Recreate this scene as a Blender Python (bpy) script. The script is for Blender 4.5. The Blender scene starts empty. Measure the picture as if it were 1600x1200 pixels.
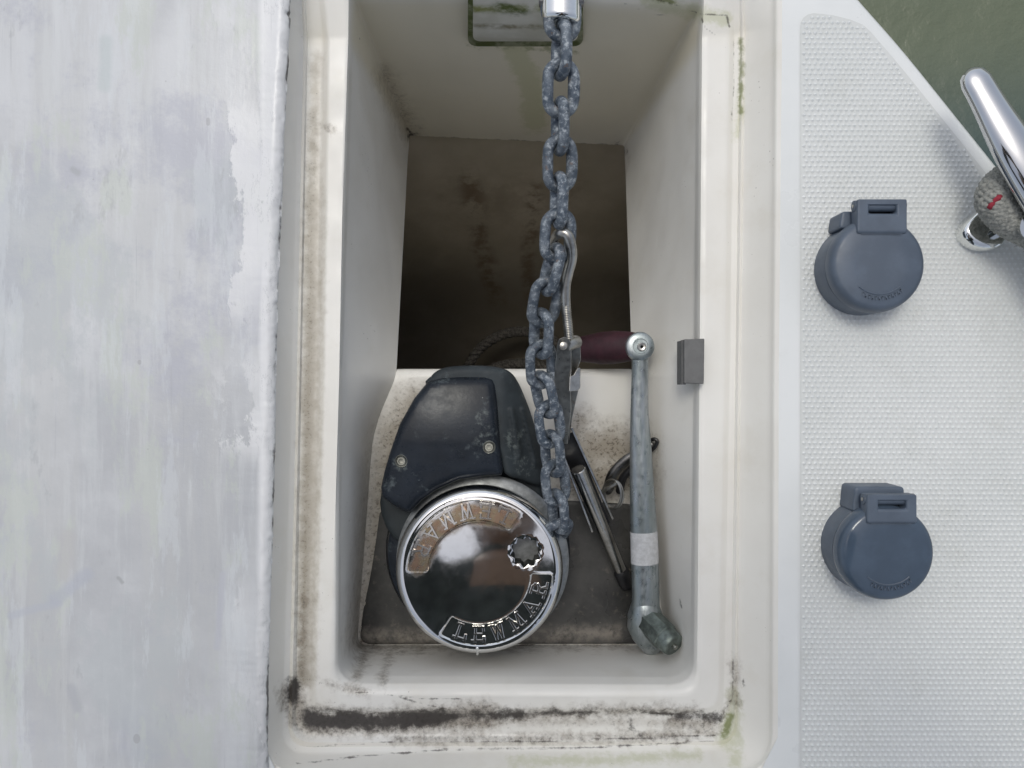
import bpy, bmesh, math, random
import numpy as np
from mathutils import Vector, Matrix, noise as mnoise
from mathutils.geometry import delaunay_2d_cdt
random.seed(7)
S = bpy.context.scene
C = S.collection
H, F = 0.60, 1200.0          # camera height above the deck (m), focal length in photo pixels

# ------------------------------------------------------------------ camera, sky, sun
cam = bpy.data.objects.new('camera', bpy.data.cameras.new('camera')); C.objects.link(cam)
cam.data.sensor_width = 36; cam.data.lens = 36*F/1600
cam.data.clip_start = 0.01; cam.data.clip_end = 3000
cam.location = (0, 0, H); cam.rotation_euler = (0, 0, 0)
S.camera = cam
SUN_EL, SUN_AZ = math.radians(70), math.radians(112)     # azimuth: where the sun stands, from +x towards +y
w = bpy.data.worlds.new('World'); S.world = w; w.use_nodes = True
nt = w.node_tree
sky = nt.nodes.new('ShaderNodeTexSky'); sky.sky_type = 'NISHITA'; sky.sun_disc = False
sky.sun_elevation = SUN_EL; sky.sun_rotation = math.pi/2 - SUN_AZ
sky.air_density = 1.0; sky.dust_density = 3.0; sky.ozone_density = 0.6
hs = nt.nodes.new('ShaderNodeHueSaturation'); hs.inputs['Saturation'].default_value = 0.5      # thin high cloud: a whiter sky
nt.links.new(sky.outputs[0], hs.inputs['Color'])
bg = nt.nodes['Background']; nt.links.new(hs.outputs[0], bg.inputs[0]); bg.inputs[1].default_value = 0.15
sun = bpy.data.objects.new('sun', bpy.data.lights.new('sun', 'SUN')); C.objects.link(sun)
sun.data.energy = 0.7; sun.data.angle = math.radians(16); sun.data.color = (1, 0.99, 0.90)
sd = Vector((math.cos(SUN_EL)*math.cos(SUN_AZ), math.cos(SUN_EL)*math.sin(SUN_AZ), math.sin(SUN_EL)))
sun.rotation_euler = sd.to_track_quat('Z', 'Y').to_euler(); sun.location = (0, 1, 5)
S.render.engine = 'CYCLES'
S.cycles.max_bounces = 10; S.cycles.diffuse_bounces = 5; S.cycles.glossy_bounces = 6
S.view_settings.view_transform = 'Standard'; S.view_settings.look = 'None'
S.view_settings.gamma = 1; S.view_settings.use_curve_mapping = False
S.view_settings.exposure = 0.02

# ------------------------------------------------------------------ helpers
def P(px, py, z=0.0):
    k = (H - z)/F
    return Vector(((px-800)*k, (600-py)*k, z))
def sm(a, b, x):
    t = max(0.0, min(1.0, (x-a)/(b-a))); return t*t*(3-2*t)
def link(name, me, mat, parent=None, loc=None, ang=35, smooth=True):
    o = bpy.data.objects.new(name, me); C.objects.link(o)
    if mat: me.materials.append(mat)
    if smooth:
        me.shade_smooth()
        if ang: me.set_sharp_from_angle(angle=math.radians(ang))
    base = Vector(loc) if loc is not None else (parent['_b'] if parent is not None and '_b' in parent else Vector((0, 0, 0)))
    base = Vector(base)
    if base.length > 0: me.transform(Matrix.Translation(-base))
    if parent is not None: o.parent = parent
    else: o.location = base
    o['_b'] = tuple(base)
    return o
def thing(name, label, cat, loc, group=None, kind=None):
    o = bpy.data.objects.new(name, None); C.objects.link(o); o.empty_display_size = 0.02
    o.location = loc; o['_b'] = tuple(loc)
    if label: o['label'] = label; o['category'] = cat
    if group: o['group'] = group
    if kind: o['kind'] = kind
    return o
def mesh(verts, faces, name='m'):
    me = bpy.data.meshes.new(name); me.from_pydata([tuple(v) for v in verts], [], faces); me.update(); return me
class MB:
    def __init__(s): s.v = []; s.f = []
    def add(s, vs, fs):
        n = len(s.v); s.v += [Vector(v) for v in vs]; s.f += [tuple(i+n for i in f) for f in fs]; return s
    def out(s, name, mat, parent=None, **k):
        me = mesh(s.v, s.f, name)
        bm = bmesh.new(); bm.from_mesh(me); bmesh.ops.recalc_face_normals(bm, faces=bm.faces); bm.to_mesh(me); bm.free()
        return link(name, me, mat, parent, **k)
def catmull(pts, n=6):
    pts = [Vector(p) for p in pts]; out = []
    Q = [2*pts[0]-pts[1]] + pts + [2*pts[-1]-pts[-2]]
    for i in range(1, len(Q)-2):
        a, b, c, d = Q[i-1:i+3]
        for j in range(n):
            t = j/n
            out.append(0.5*((2*b)+(c-a)*t+(2*a-5*b+4*c-d)*t*t+(3*b-a-3*c+d)*t**3))
    out.append(pts[-1]); return out
def tube(mb, pts, r, n=14, closed=False, caps=True, flat=1.0, up=None, roundcap=False):
    pts = [Vector(p) for p in pts]; m = len(pts)
    rr = r if isinstance(r, (list, tuple)) else [r]*m
    if roundcap and not closed:
        t0 = (pts[0]-pts[1]).normalized(); t1 = (pts[-1]-pts[-2]).normalized(); a = rr[0]; b = rr[-1]
        pts = [pts[0]+t0*a*math.sin(q) for q in (1.45, 1.1, .6)] + pts + [pts[-1]+t1*b*math.sin(q) for q in (.6, 1.1, 1.45)]
        rr = [a*math.cos(q) for q in (1.45, 1.1, .6)] + list(rr) + [b*math.cos(q) for q in (.6, 1.1, 1.45)]
        m = len(pts)
    vs = []; nrm = None
    for i in range(m):
        if closed: T = pts[(i+1) % m]-pts[i-1]
        else: T = pts[min(i+1, m-1)]-pts[max(i-1, 0)]
        T.normalize()
        if up is not None: nrm = Vector(up) - T*T.dot(Vector(up))
        elif nrm is None:
            u = Vector((0, 0, 1)) if abs(T.z) < .9 else Vector((1, 0, 0)); nrm = u - T*T.dot(u)
        else: nrm = nrm - T*T.dot(nrm)
        nrm.normalize(); B = T.cross(nrm)
        for k in range(n):
            a = 2*math.pi*k/n
            vs.append(pts[i] + nrm*math.cos(a)*rr[i]*flat + B*math.sin(a)*rr[i])
    fs = []
    for i in range(m if closed else m-1):
        j = (i+1) % m
        for k in range(n): fs.append((i*n+k, i*n+(k+1) % n, j*n+(k+1) % n, j*n+k))
    if not closed and caps: fs.append(tuple(range(n))[::-1]); fs.append(tuple((m-1)*n+k for k in range(n)))
    return mb.add(vs, fs)
def cyl(mb, a, b, r, n=24, r2=None, bev=0.0):
    a = Vector(a); b = Vector(b); d = (b-a); L = d.length; d.normalize(); r2 = r if r2 is None else r2
    if bev:
        pts = [a, a+d*bev*.3, a+d*bev, b-d*bev, b-d*bev*.3, b]; rr = [r-bev, r-bev*.3, r, r2, r2-bev*.3, r2-bev]
    else: pts = [a, b]; rr = [r, r2]
    return tube(mb, pts, rr, n)
def lathe(mb, c, prof, n=64, a0=0):
    c = Vector(c); vs = []; fs = []
    for r, z in prof:
        for k in range(n):
            a = a0+2*math.pi*k/n; vs.append(c+Vector((r*math.cos(a), r*math.sin(a), z)))
    for i in range(len(prof)-1):
        for k in range(n): fs.append((i*n+k, i*n+(k+1) % n, (i+1)*n+(k+1) % n, (i+1)*n+k))
    fs.append(tuple(range(n))[::-1]); fs.append(tuple((len(prof)-1)*n+k for k in range(n)))
    return mb.add(vs, fs)
def resample(poly, step, closed=True):
    poly = [Vector(p[:2]) for p in poly]; out = []
    n = len(poly)
    for i in range(n if closed else n-1):
        a, b = poly[i], poly[(i+1) % n]; k = max(1, int(round((b-a).length/step)))
        out += [a+(b-a)*j/k for j in range(k)]
    return out
def smooth_poly(poly, n=4):
    poly = [Vector(p[:2]) for p in poly]; m = len(poly); out = []
    for i in range(m):
        a, b, c, d = poly[i-1], poly[i], poly[(i+1) % m], poly[(i+2) % m]
        for j in range(n):
            t = j/n; out.append(0.5*((2*b)+(c-a)*t+(2*a-5*b+4*c-d)*t*t+(3*b-a-3*c+d)*t**3))
    return out
def round_poly(poly, rad, m=6):
    poly = [Vector(p[:2]) for p in poly]; n = len(poly); out = []
    for i in range(n):
        a, b, c = poly[i-1], poly[i], poly[(i+1) % n]
        r = rad[i] if isinstance(rad, (list, tuple)) else rad
        u = (a-b); v = (c-b); q = min(r, u.length*.45, v.length*.45); u.normalize(); v.normalize()
        for j in range(m+1):
            t = j/m; out.append((b+u*q)*(1-t)**2 + b*2*t*(1-t) + (b+v*q)*t*t)
    return out
def inside(p, poly):
    c = False; n = len(poly); x, y = p[0], p[1]; j = n-1
    for i in range(n):
        xi, yi = poly[i][0], poly[i][1]; xj, yj = poly[j][0], poly[j][1]
        if (yi > y) != (yj > y) and x < (xj-xi)*(y-yi)/(yj-yi)+xi: c = not c
        j = i
    return c
def bdist(p, poly):
    best = 1e9; n = len(poly)
    for i in range(n):
        a = poly[i]; b = poly[(i+1) % n]; abx = b[0]-a[0]; aby = b[1]-a[1]; L = abx*abx+aby*aby
        if L < 1e-16: continue
        t = max(0, min(1, ((p[0]-a[0])*abx+(p[1]-a[1])*aby)/L))
        d = (p[0]-a[0]-t*abx)**2+(p[1]-a[1]-t*aby)**2
        if d < best: best = d
    return math.sqrt(best)
def puff(mb, outline, z0, zf, R=0.004, step=0.002):
    """solid over an outline: top at zf(x,y) with an edge rounded by R, skirt down to z0"""
    ol = resample(outline, step); xs = [p.x for p in ol]; ys = [p.y for p in ol]
    pts = [Vector(p) for p in ol]; n0 = len(pts)
    for q in (0.12, 0.4, 0.8):                     # rings just inside the edge for a clean round
        m = len(ol)
        for i in range(0, m):
            t = ol[(i+1) % m]-ol[i-1]
            if t.length < 1e-9: continue
            nn = Vector((-t.y, t.x)).normalized()
            for s in (1, -1):
                c = ol[i]+nn*s*R*q
                if inside(c, ol) and bdist(c, ol) > R*q*.85: pts.append(c); break
    y = min(ys)+step*.5; r = 0
    while y < max(ys):
        x = min(xs)+step*.5+(r % 2)*step*.5
        while x < max(xs):
            c = Vector((x, y))
            if inside(c, ol) and bdist(c, ol) > R*.95: pts.append(c)
            x += step
        y += step*.87; r += 1
    res = delaunay_2d_cdt(pts, [(i, (i+1) % n0) for i in range(n0)], [], 1, 1e-7)
    vs = []
    for v in res[0]:
        d = bdist(v, ol); e = 0 if d >= R else R-math.sqrt(max(0, R*R-(R-d)**2))
        vs.append(Vector((v.x, v.y, zf(v.x, v.y)-e)))
    fs = [tuple(f) for f in res[2]]
    cnt = {}
    for f in fs:
        for i in range(len(f)): cnt[tuple(sorted((f[i], f[(i+1) % len(f)])))] = cnt.get(tuple(sorted((f[i], f[(i+1) % len(f)]))), 0)+1
    be = [e for e, c in cnt.items() if c == 1]; low = {}
    for a, b in be:
        for q in (a, b):
            if q not in low: low[q] = len(vs); vs.append(Vector((vs[q].x, vs[q].y, z0)))
        fs.append((a, b, low[b], low[a]))
    return mb.add(vs, fs)
def pxpoly(pts, z): return [P(x, y, z).to_2d() for x, y in pts]
def box(mb, c, sx, sy, sz, rot=None):
    vs = [Vector((x*sx/2, y*sy/2, z*sz/2)) for x in (-1, 1) for y in (-1, 1) for z in (-1, 1)]
    if rot is not None: vs = [rot @ v for v in vs]
    return mb.add([Vector(c)+v for v in vs], [(0, 1, 3, 2), (4, 6, 7, 5), (0, 4, 5, 1), (2, 3, 7, 6), (0, 2, 6, 4), (1, 5, 7, 3)])
def bevel(o, wd, seg=3, ang=40):
    m = o.modifiers.new('bevel', 'BEVEL'); m.width = wd; m.segments = seg; m.limit_method = 'ANGLE'; m.angle_limit = math.radians(ang); m.harden_normals = True

# ------------------------------------------------------------------ node helper
class N:
    def __init__(s, name):
        s.m = bpy.data.materials.new(name); s.m.use_nodes = True; s.t = s.m.node_tree
        s.b = s.t.nodes['Principled BSDF']; s.co = s.t.nodes.new('ShaderNodeTexCoord').outputs['Object']
    def n(s, typ, **k):
        o = s.t.nodes.new(typ)
        for a, b in k.items(): setattr(o, a, b)
        return o
    def put(s, sock, v):
        if hasattr(v, 'is_output') or isinstance(v, bpy.types.NodeSocket): s.t.links.new(v, sock)
        elif isinstance(v, tuple) and len(v) == 3 and sock.type == 'RGBA': sock.default_value = (*v, 1)
        else: sock.default_value = v
    def math(s, op, a, b=0.0, c=None, clamp=False):
        o = s.n('ShaderNodeMath', operation=op); o.use_clamp = clamp
        s.put(o.inputs[0], a); s.put(o.inputs[1], b)
        if c is not None: s.put(o.inputs[2], c)
        return o.outputs[0]
    def map(s, scale=(1, 1, 1), rot=(0, 0, 0), loc=(0, 0, 0), co=None):
        o = s.n('ShaderNodeMapping'); s.put(o.inputs[0], co or s.co)
        o.inputs['Location'].default_value = loc; o.inputs['Rotation'].default_value = rot; o.inputs['Scale'].default_value = scale
        return o.outputs[0]
    def noise(s, scale, detail=4, rough=.55, co=None, dist=0.0):
        o = s.n('ShaderNodeTexNoise'); s.put(o.inputs['Vector'], co or s.co)
        o.inputs['Scale'].default_value = scale; o.inputs['Detail'].default_value = detail; o.inputs['Roughness'].default_value = rough; o.inputs['Distortion'].default_value = dist
        return o.outputs[0]
    def voro(s, scale, co=None, feat='F1', out=0, rnd=1.0):
        o = s.n('ShaderNodeTexVoronoi', feature=feat); s.put(o.inputs['Vector'], co or s.co); o.inputs['Scale'].default_value = scale
        o.inputs['Randomness'].default_value = rnd
        return o.outputs[out]
    def rng(s, v, a, b, c=0.0, d=1.0, smooth=True):
        o = s.n('ShaderNodeMapRange'); o.interpolation_type = 'SMOOTHSTEP' if smooth else 'LINEAR'
        s.put(o.inputs[0], v); o.inputs[1].default_value = a; o.inputs[2].default_value = b; o.inputs[3].default_value = c; o.inputs[4].default_value = d
        return o.outputs[0]
    def mix(s, f, a, b, bt='MIX'):
        o = s.n('ShaderNodeMix', data_type='RGBA', blend_type=bt); s.put(o.inputs[0], f); s.put(o.inputs[6], a); s.put(o.inputs[7], b)
        return o.outputs[2]
    def bump(s, h, strength=.3, dist=.001, nrm=None):
        o = s.n('ShaderNodeBump'); s.put(o.inputs['Height'], h); o.inputs['Strength'].default_value = strength; o.inputs['Distance'].default_value = dist
        if nrm is not None: s.put(o.inputs['Normal'], nrm)
        return o.outputs[0]
    def sep(s, v=None):
        o = s.n('ShaderNodeSeparateXYZ'); s.put(o.inputs[0], v or s.co); return o.outputs
    def fin(s, col, rough=.5, metal=0.0, nrm=None, spec=None, coat=None):
        s.put(s.b.inputs['Base Color'], col); s.put(s.b.inputs['Roughness'], rough); s.put(s.b.inputs['Metallic'], metal)
        if nrm is not None: s.put(s.b.inputs['Normal'], nrm)
        if spec is not None: s.b.inputs['Specular IOR Level'].default_value = spec
        if coat: s.b.inputs['Coat Weight'].default_value = coat; s.b.inputs['Coat Roughness'].default_value = .1
        return s.m
# distance from the shading point (seen from above) to a segment, as a node group
SG = bpy.data.node_groups.new('segment_distance', 'ShaderNodeTree')
for nm in ('P', 'A', 'B'): SG.interface.new_socket(nm, in_out='INPUT', socket_type='NodeSocketVector')
SG.interface.new_socket('D', in_out='OUTPUT', socket_type='NodeSocketFloat')
gi = SG.nodes.new('NodeGroupInput'); go = SG.nodes.new('NodeGroupOutput')
def vm(op, a, b=None, out=0, sc=None):
    o = SG.nodes.new('ShaderNodeVectorMath'); o.operation = op; SG.links.new(a, o.inputs[0])
    if b is not None: SG.links.new(b, o.inputs[1])
    if sc is not None: SG.links.new(sc, o.inputs['Scale'])
    return o.outputs[out]
pa = vm('SUBTRACT', gi.outputs['P'], gi.outputs['A']); ab = vm('SUBTRACT', gi.outputs['B'], gi.outputs['A'])
d1 = vm('DOT_PRODUCT', pa, ab, 1); d2 = vm('DOT_PRODUCT', ab, ab, 1)
dv = SG.nodes.new('ShaderNodeMath'); dv.operation = 'DIVIDE'; dv.use_clamp = True; SG.links.new(d1, dv.inputs[0]); SG.links.new(d2, dv.inputs[1])
SG.links.new(vm('LENGTH', vm('SUBTRACT', pa, vm('SCALE', ab, sc=dv.outputs[0])), out=1), go.inputs['D'])
def warped(nd, amp=.006, sc=60, flat=True):
    """shading position, optionally flattened to xy, shifted by noise so stains get ragged edges"""
    o = nd.n('ShaderNodeTexNoise'); nd.put(o.inputs['Vector'], nd.co); o.inputs['Scale'].default_value = sc; o.inputs['Detail'].default_value = 6; o.inputs['Roughness'].default_value = .65
    a = nd.n('ShaderNodeVectorMath', operation='MULTIPLY_ADD'); nd.put(a.inputs[0], o.outputs[1]); a.inputs[1].default_value = (amp*2,)*3; a.inputs[2].default_value = (-amp,)*3
    b = nd.n('ShaderNodeVectorMath', operation='ADD'); nd.put(b.inputs[0], nd.co); nd.put(b.inputs[1], a.outputs[0])
    c = nd.n('ShaderNodeVectorMath', operation='MULTIPLY'); nd.put(c.inputs[0], b.outputs[0]); c.inputs[1].default_value = (1, 1, 0 if flat else 1)
    return c.outputs[0]
def stain(nd, wp, pts, hw, soft, strength, z=-.03):
    """mask along a px polyline of half width hw (px)"""
    k = (H-z)/F; m = None
    for i in range(len(pts)-1):
        g = nd.n('ShaderNodeGroup'); g.node_tree = SG; nd.put(g.inputs['P'], wp)
        a = P(*pts[i], z); b = P(*pts[i+1], z); g.inputs['A'].default_value = (a.x, a.y, 0); g.inputs['B'].default_value = (b.x, b.y, 0)
        m = g.outputs[0] if m is None else nd.math('MINIMUM', m, g.outputs[0])
    return nd.rng(m, max(0, (hw-soft))*k, (hw+soft)*k, strength, 0.0)

# ------------------------------------------------------------------ materials
STAINS = dict(
 # dirt lying on the mouldings: polylines in photo pixels with a half width; each kind becomes a distance stored on the vertices
 black=[([(459, 1068), (458, 1092)], 9), ([(482, 1126), (600, 1127), (690, 1122)], 13), ([(690, 1120), (760, 1117), (815, 1117)], 6), ([(815, 1117), (870, 1113), (930, 1112)], 1.5), ([(990, 1110), (1062, 1118)], 1.0), ([(480, 1112), (560, 1116)], 5), ([(1062, 1119), (1122, 1121)], 6), ([(966, 233), (971, 238)], 4), ([(637, 214), (648, 213)], 2), ([(985, 1124), (990, 1140), (998, 1147)], 1.5)],
 brown=[([(476, 940), (468, 1060)], 2), ([(455, 1085), (470, 1120)], 18), ([(478, 1127), (600, 1128), (700, 1122), (760, 1116)], 20), ([(800, 1118), (920, 1112), (1080, 1110)], 6), ([(1050, 1128), (1110, 1130)], 10),
        ([(620, 1156), (830, 1154), (1060, 1150), (1125, 1140)], 5), ([(515, 1070), (570, 1082)], 4), ([(571, 1018), (558, 1055)], 5), ([(608, 1022), (596, 1068)], 3), ([(560, 1008), (600, 1014), (660, 1012)], 5), ([(660, 1012), (980, 1008)], 2), ([(1146, 1030), (1144, 1090), (1125, 1120)], 1), ([(515, 200), (524, 202)], 2), ([(1146, 1040), (1150, 1105)], 2)],
 line=[([(700, 1158), (860, 1158), (1060, 1151), (1120, 1148)], 1.2), ([(455, 1172), (470, 1167), (540, 1164), (640, 1157)], .8), ([(450, 1195), (560, 1182), (700, 1171), (900, 1169), (1115, 1158)], .9), ([(478, 1060), (520, 1072), (560, 1082), (610, 1085), (660, 1100), (700, 1108)], .7),
       ([(610, 1084), (660, 1092), (720, 1092)], .3), ([(1146, 1030), (1144, 1090), (1130, 1116)], .5), ([(1160, 1062), (1164, 1074)], 1.2), ([(975, 5), (1010, 20), (1045, 26), (1070, 28)], .6), ([(1010, -6), (1055, 8), (1095, 22), (1135, 24), (1140, 42)], .7), ([(1096, 28), (1102, 44), (1120, 56)], .6),
       ([(650, 213), (965, 227)], .5), ([(636, 200), (646, 214), (641, 235)], 1.5), ([(1146, 60), (1147, 130), (1143, 190)], .3), ([(690, 1010), (960, 1006)], .5), ([(1060, 930), (1066, 950)], .3), ([(1111, 898), (1104, 914)], .3), ([(1000, 1113), (1060, 1116), (1120, 1120)], 1)],
 green=[([(1157, 62), (1158, 110), (1156, 175)], 2.5), ([(1142, 1120), (1130, 1150)], 5), ([(1000, -10), (1050, 4)], 4), ([(730, 70), (905, 80)], 1)],
 pale=[([(800, 1190), (950, 1187), (1090, 1180)], 6), ([(1146, 1080), (1150, 1190)], 8), ([(1157, 150), (1153, 215)], 4), ([(800, 70), (830, 130), (835, 190)], 18), ([(1146, 1120), (1130, 1160)], 12), ([(1010, 0), (1130, 30)], 10)],
 gutter=[([(494, 90), (491, 300)], 5), ([(490, 300), (484, 700), (476, 1060)], 14)], wash=[([(487, 180), (481, 600), (472, 1060)], 2), ([(500, 1128), (1100, 1128)], 1)],
 dirt=[([(650, 630), (616, 690), (602, 790)], 24), ([(600, 720), (580, 900), (566, 1000)], 14), ([(925, 700), (985, 700)], 30), ([(920, 750), (985, 745)], 34), ([(905, 660), (890, 760)], 15), ([(640, 205), (600, 120)], 3), ([(960, 245), (925, 330)], 3)],
)
def stain_fields(me, base=(0, 0, 0)):
    n = len(me.vertices); co = np.empty(n*3); me.vertices.foreach_get('co', co); co = co.reshape(-1, 3)+np.array(base)
    px = 800+co[:, 0]*F/(H-co[:, 2]); py = 600-co[:, 1]*F/(H-co[:, 2])
    for kind, lst in STAINS.items():
        best = np.full(n, 60.0)
        for pts, hw in lst:
            for (ax, ay), (bx, by) in zip(pts[:-1], pts[1:]):
                dx, dy = bx-ax, by-ay; t = np.clip(((px-ax)*dx+(py-ay)*dy)/(dx*dx+dy*dy), 0, 1)
                best = np.minimum(best, np.hypot(px-ax-t*dx, py-ay-t*dy)-hw)
        at = me.attributes.new('d_'+kind, 'FLOAT', 'POINT'); at.data.foreach_set('value', best.astype(np.float32))
def mat_liner():
    n = N('locker_gelcoat')
    col = n.mix(n.rng(n.noise(9, 5), .35, .65), (.755, .735, .68), (.80, .785, .735))
    col = n.mix(n.rng(n.noise(22, 6, .65), .5, .75, 0, .35), col, (.66, .625, .54))
    px_, py_, pz_ = n.sep()
    col = n.mix(n.math('MULTIPLY', n.rng(py_, .270, .292), n.rng(pz_, -.02, -.05, 0, .8)), col, (.70, .645, .50))     # yellowed forward wall
    n1 = n.noise(110, 7, .68); n2 = n.noise(300, 4, .7)
    def mask(kind, amp, soft, st, nz):
        a = n.n('ShaderNodeAttribute'); a.attribute_name = 'd_'+kind
        d = n.math('MULTIPLY_ADD', n.math('SUBTRACT', nz, .5), amp, a.outputs['Fac'])
        return n.rng(d, -soft, soft, st, 0.0)
    col = n.mix(mask('gutter', 34, 12, .72, n1), col, (.37, .33, .26))
    col = n.mix(mask('wash', 22, 13, .7, n1), col, (.24, .20, .145))
    col = n.mix(n.math('MULTIPLY', mask('wash', 22, 12, .7, n1), n.rng(n.noise(420, 3, .6), .56, .64)), col, (.07, .06, .045))
    col = n.mix(mask('pale', 40, 8, .45, n1), col, (.42, .44, .22))
    col = n.mix(mask('dirt', 60, 30, .75, n1), col, (.27, .22, .155))
    col = n.mix(n.math('MULTIPLY', mask('dirt', 46, 26, .75, n1), n.rng(n2, .50, .64)), col, (.09, .075, .055))
    col = n.mix(mask('brown', 50, 12, .62, n1), col, (.24, .20, .15))
    col = n.mix(n.math('MULTIPLY', mask('brown', 30, 8, .55, n1), n.rng(n2, .47, .62)), col, (.06, .05, .04))
    col = n.mix(mask('green', 24, 4, .8, n1), col, (.18, .21, .06))
    col = n.mix(mask('black', 36, 6, .93, n1), col, (.035, .03, .027))
    col = n.mix(mask('line', 9, 1.1, .8, n1), col, (.055, .045, .038))
    v = n.voro(75)
    spots = n.math('LESS_THAN', v, n.rng(n.noise(40, 2), .50, .80, .0, .085))
    col = n.mix(n.math('MULTIPLY', spots, .8), col, (.07, .06, .055))
    spots2 = n.math('LESS_THAN', n.voro(210), n.rng(n.noise(18, 3), .5, .78, .0, .16))
    col = n.mix(n.math('MULTIPLY', spots2, .45), col, (.22, .19, .16))
    h = n.math('ADD', n.noise(14, 2), n.math('MULTIPLY', n.noise(400, 3), .04))
    return n.fin(col, n.rng(n.noise(30, 4), .3, .7, .28, .5), nrm=n.bump(h, .35, .004))
def mat_deck():
    n = N('deck_gelcoat')
    col = n.mix(n.rng(n.noise(7, 5), .35, .65), (.70, .72, .71), (.76, .775, .765))
    col = n.mix(n.rng(n.noise(60, 6, .7), .56, .78, 0, .25), col, (.60, .60, .58))
    spots = n.math('LESS_THAN', n.voro(48), n.rng(n.noise(20, 2), .55, .85, 0, .05))
    col = n.mix(n.math('MULTIPLY', spots, .6), col, (.25, .23, .22))
    return n.fin(col, n.rng(n.noise(25, 4), .3, .7, .25, .42), nrm=n.bump(n.noise(12, 2), .2, .003))
def mat_grip():
    n = N('nonskid_gelcoat')
    col = n.mix(n.rng(n.noise(5, 6, .6), .3, .7), (.68, .705, .70), (.75, .77, .765))
    col = n.mix(n.rng(n.noise(28, 6, .7), .5, .75, 0, .4), col, (.58, .59, .55))
    col = n.mix(n.rng(n.sep()[2], .0005, .0011, .35, 0), col, (.50, .50, .46))
    return n.fin(col, .42)
def mat_lid():
    n = N('scuffed_paint')
    st = n.map((16, 1.6, 16)); st2 = n.map((42, 3.2, 42), (0, 0, .05))
    x, y, z = n.sep()
    col = n.mix(n.rng(n.noise(3.2, 7, .62), .42, .58), (.47, .48, .495), (.62, .63, .64))
    col = n.mix(n.rng(n.noise(1.6, 8, .68, st), .44, .58, 0, .55), col, (.53, .535, .53))
    col = n.mix(n.rng(n.noise(4.5, 8, .74), .50, .60, 0, .7), col, (.45, .46, .515))
    col = n.mix(n.rng(n.noise(1.5, 7, .7, st2), .5, .62, 0, .3), col, (.68, .70, .70))
    col = n.mix(n.rng(n.noise(3.9, 8, .74, n.map((1.5, 1, 1), loc=(3, 1, 2))), .52, .58, 0, .5), col, (.48, .51, .52))
    col = n.mix(n.rng(n.noise(6, 8, .74, n.map((2, .7, 1), loc=(7, 4, 0))), .54, .60, 0, .6), col, (.55, .585, .53))
    col = n.mix(n.rng(n.noise(9, 8, .75, n.map((3, .5, 1), loc=(1, 9, 0))), .55, .60, 0, .35), col, (.66, .69, .71))
    col = n.mix(n.rng(n.noise(30, 5, .8, n.map((1, .35, 1), loc=(4, 4, 0))), .60, .68, 0, .45), col, (.40, .41, .42))
    # white undercoat showing through near the worn edge, torn along the brush strokes
    e = n.math('ADD', x, n.math('MULTIPLY', n.math('SUBTRACT', n.noise(1.3, 8, .68, n.map((9, 5, 9), loc=(.3, 0, 0))), .5), .19))
    pt = n.rng(n.noise(5.5, 3, .5, n.map((.4, 1, 1), loc=(2, 8, 1))), .40, .52)
    m = n.math('MULTIPLY', n.rng(e, -.212, -.206), n.math('MAXIMUM', pt, n.rng(x, -.199, -.192)))
    col = n.mix(n.math('MULTIPLY', m, .8), col, (.80, .80, .80))
    wf = warped(n, .002, 90)
    for a, hw, c in (([(80, 940), (130, 900)], 10, (.44, .46, .52)), ([(10, 965), (85, 945)], 6, (.46, .48, .53)), ([(105, 1080), (115, 1110)], 8, (.42, .43, .46)), ([(100, 840), (95, 900)], 12, (.50, .49, .49)), ([(180, 905), (186, 912)], 3, (.33, .34, .34)),
                     ([(108, 262), (116, 268)], 5, (.38, .39, .40)), ([(160, 60), (158, 130)], 10, (.50, .55, .55)), ([(335, 1015), (345, 900)], 5, (.5, .51, .56))):
        col = n.mix(stain(n, wf, a, hw, hw*.6, .6, .012), col, c)
    col = n.mix(n.rng(n.noise(1.0, 3, .6, n.map((260, 7, 20), (0, 0, .08))), .66, .74, 0, .35), col, (.40, .41, .43))
    col = n.mix(.06, col, (.1, .1, .1))
    g = n.math('LESS_THAN', n.voro(46, n.map((1, .75, 1))), n.rng(n.noise(9, 3), .50, .76, 0, .16))
    col = n.mix(n.math('MULTIPLY', g, .6), col, (.36, .36, .37))
    cr = n.math('ABSOLUTE', n.math('SUBTRACT', n.noise(3.0, 7, .7, n.map((9, 2.2, 9), loc=(2, 5, 1))), .5))
    col = n.mix(n.math('MULTIPLY', n.rng(cr, .0, .006, .55, 0), n.rng(x, -.215, -.20)), col, (.45, .46, .47))
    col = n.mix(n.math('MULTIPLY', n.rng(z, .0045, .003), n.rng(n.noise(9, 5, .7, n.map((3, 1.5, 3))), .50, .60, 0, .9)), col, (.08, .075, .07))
    h = n.math('ADD', n.math('MULTIPLY', n.noise(2.5, 6, .6, st), .6), n.math('MULTIPLY', n.noise(45, 5), .5))
    return n.fin(col, n.rng(n.noise(6, 4), .35, .65, .32, .6), nrm=n.bump(n.math('ADD', n.math('ADD', h, n.math('MULTIPLY', n.noise(160, 4, .7), .35)), n.math('MULTIPLY', m, .4)), .5, .0014))
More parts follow.
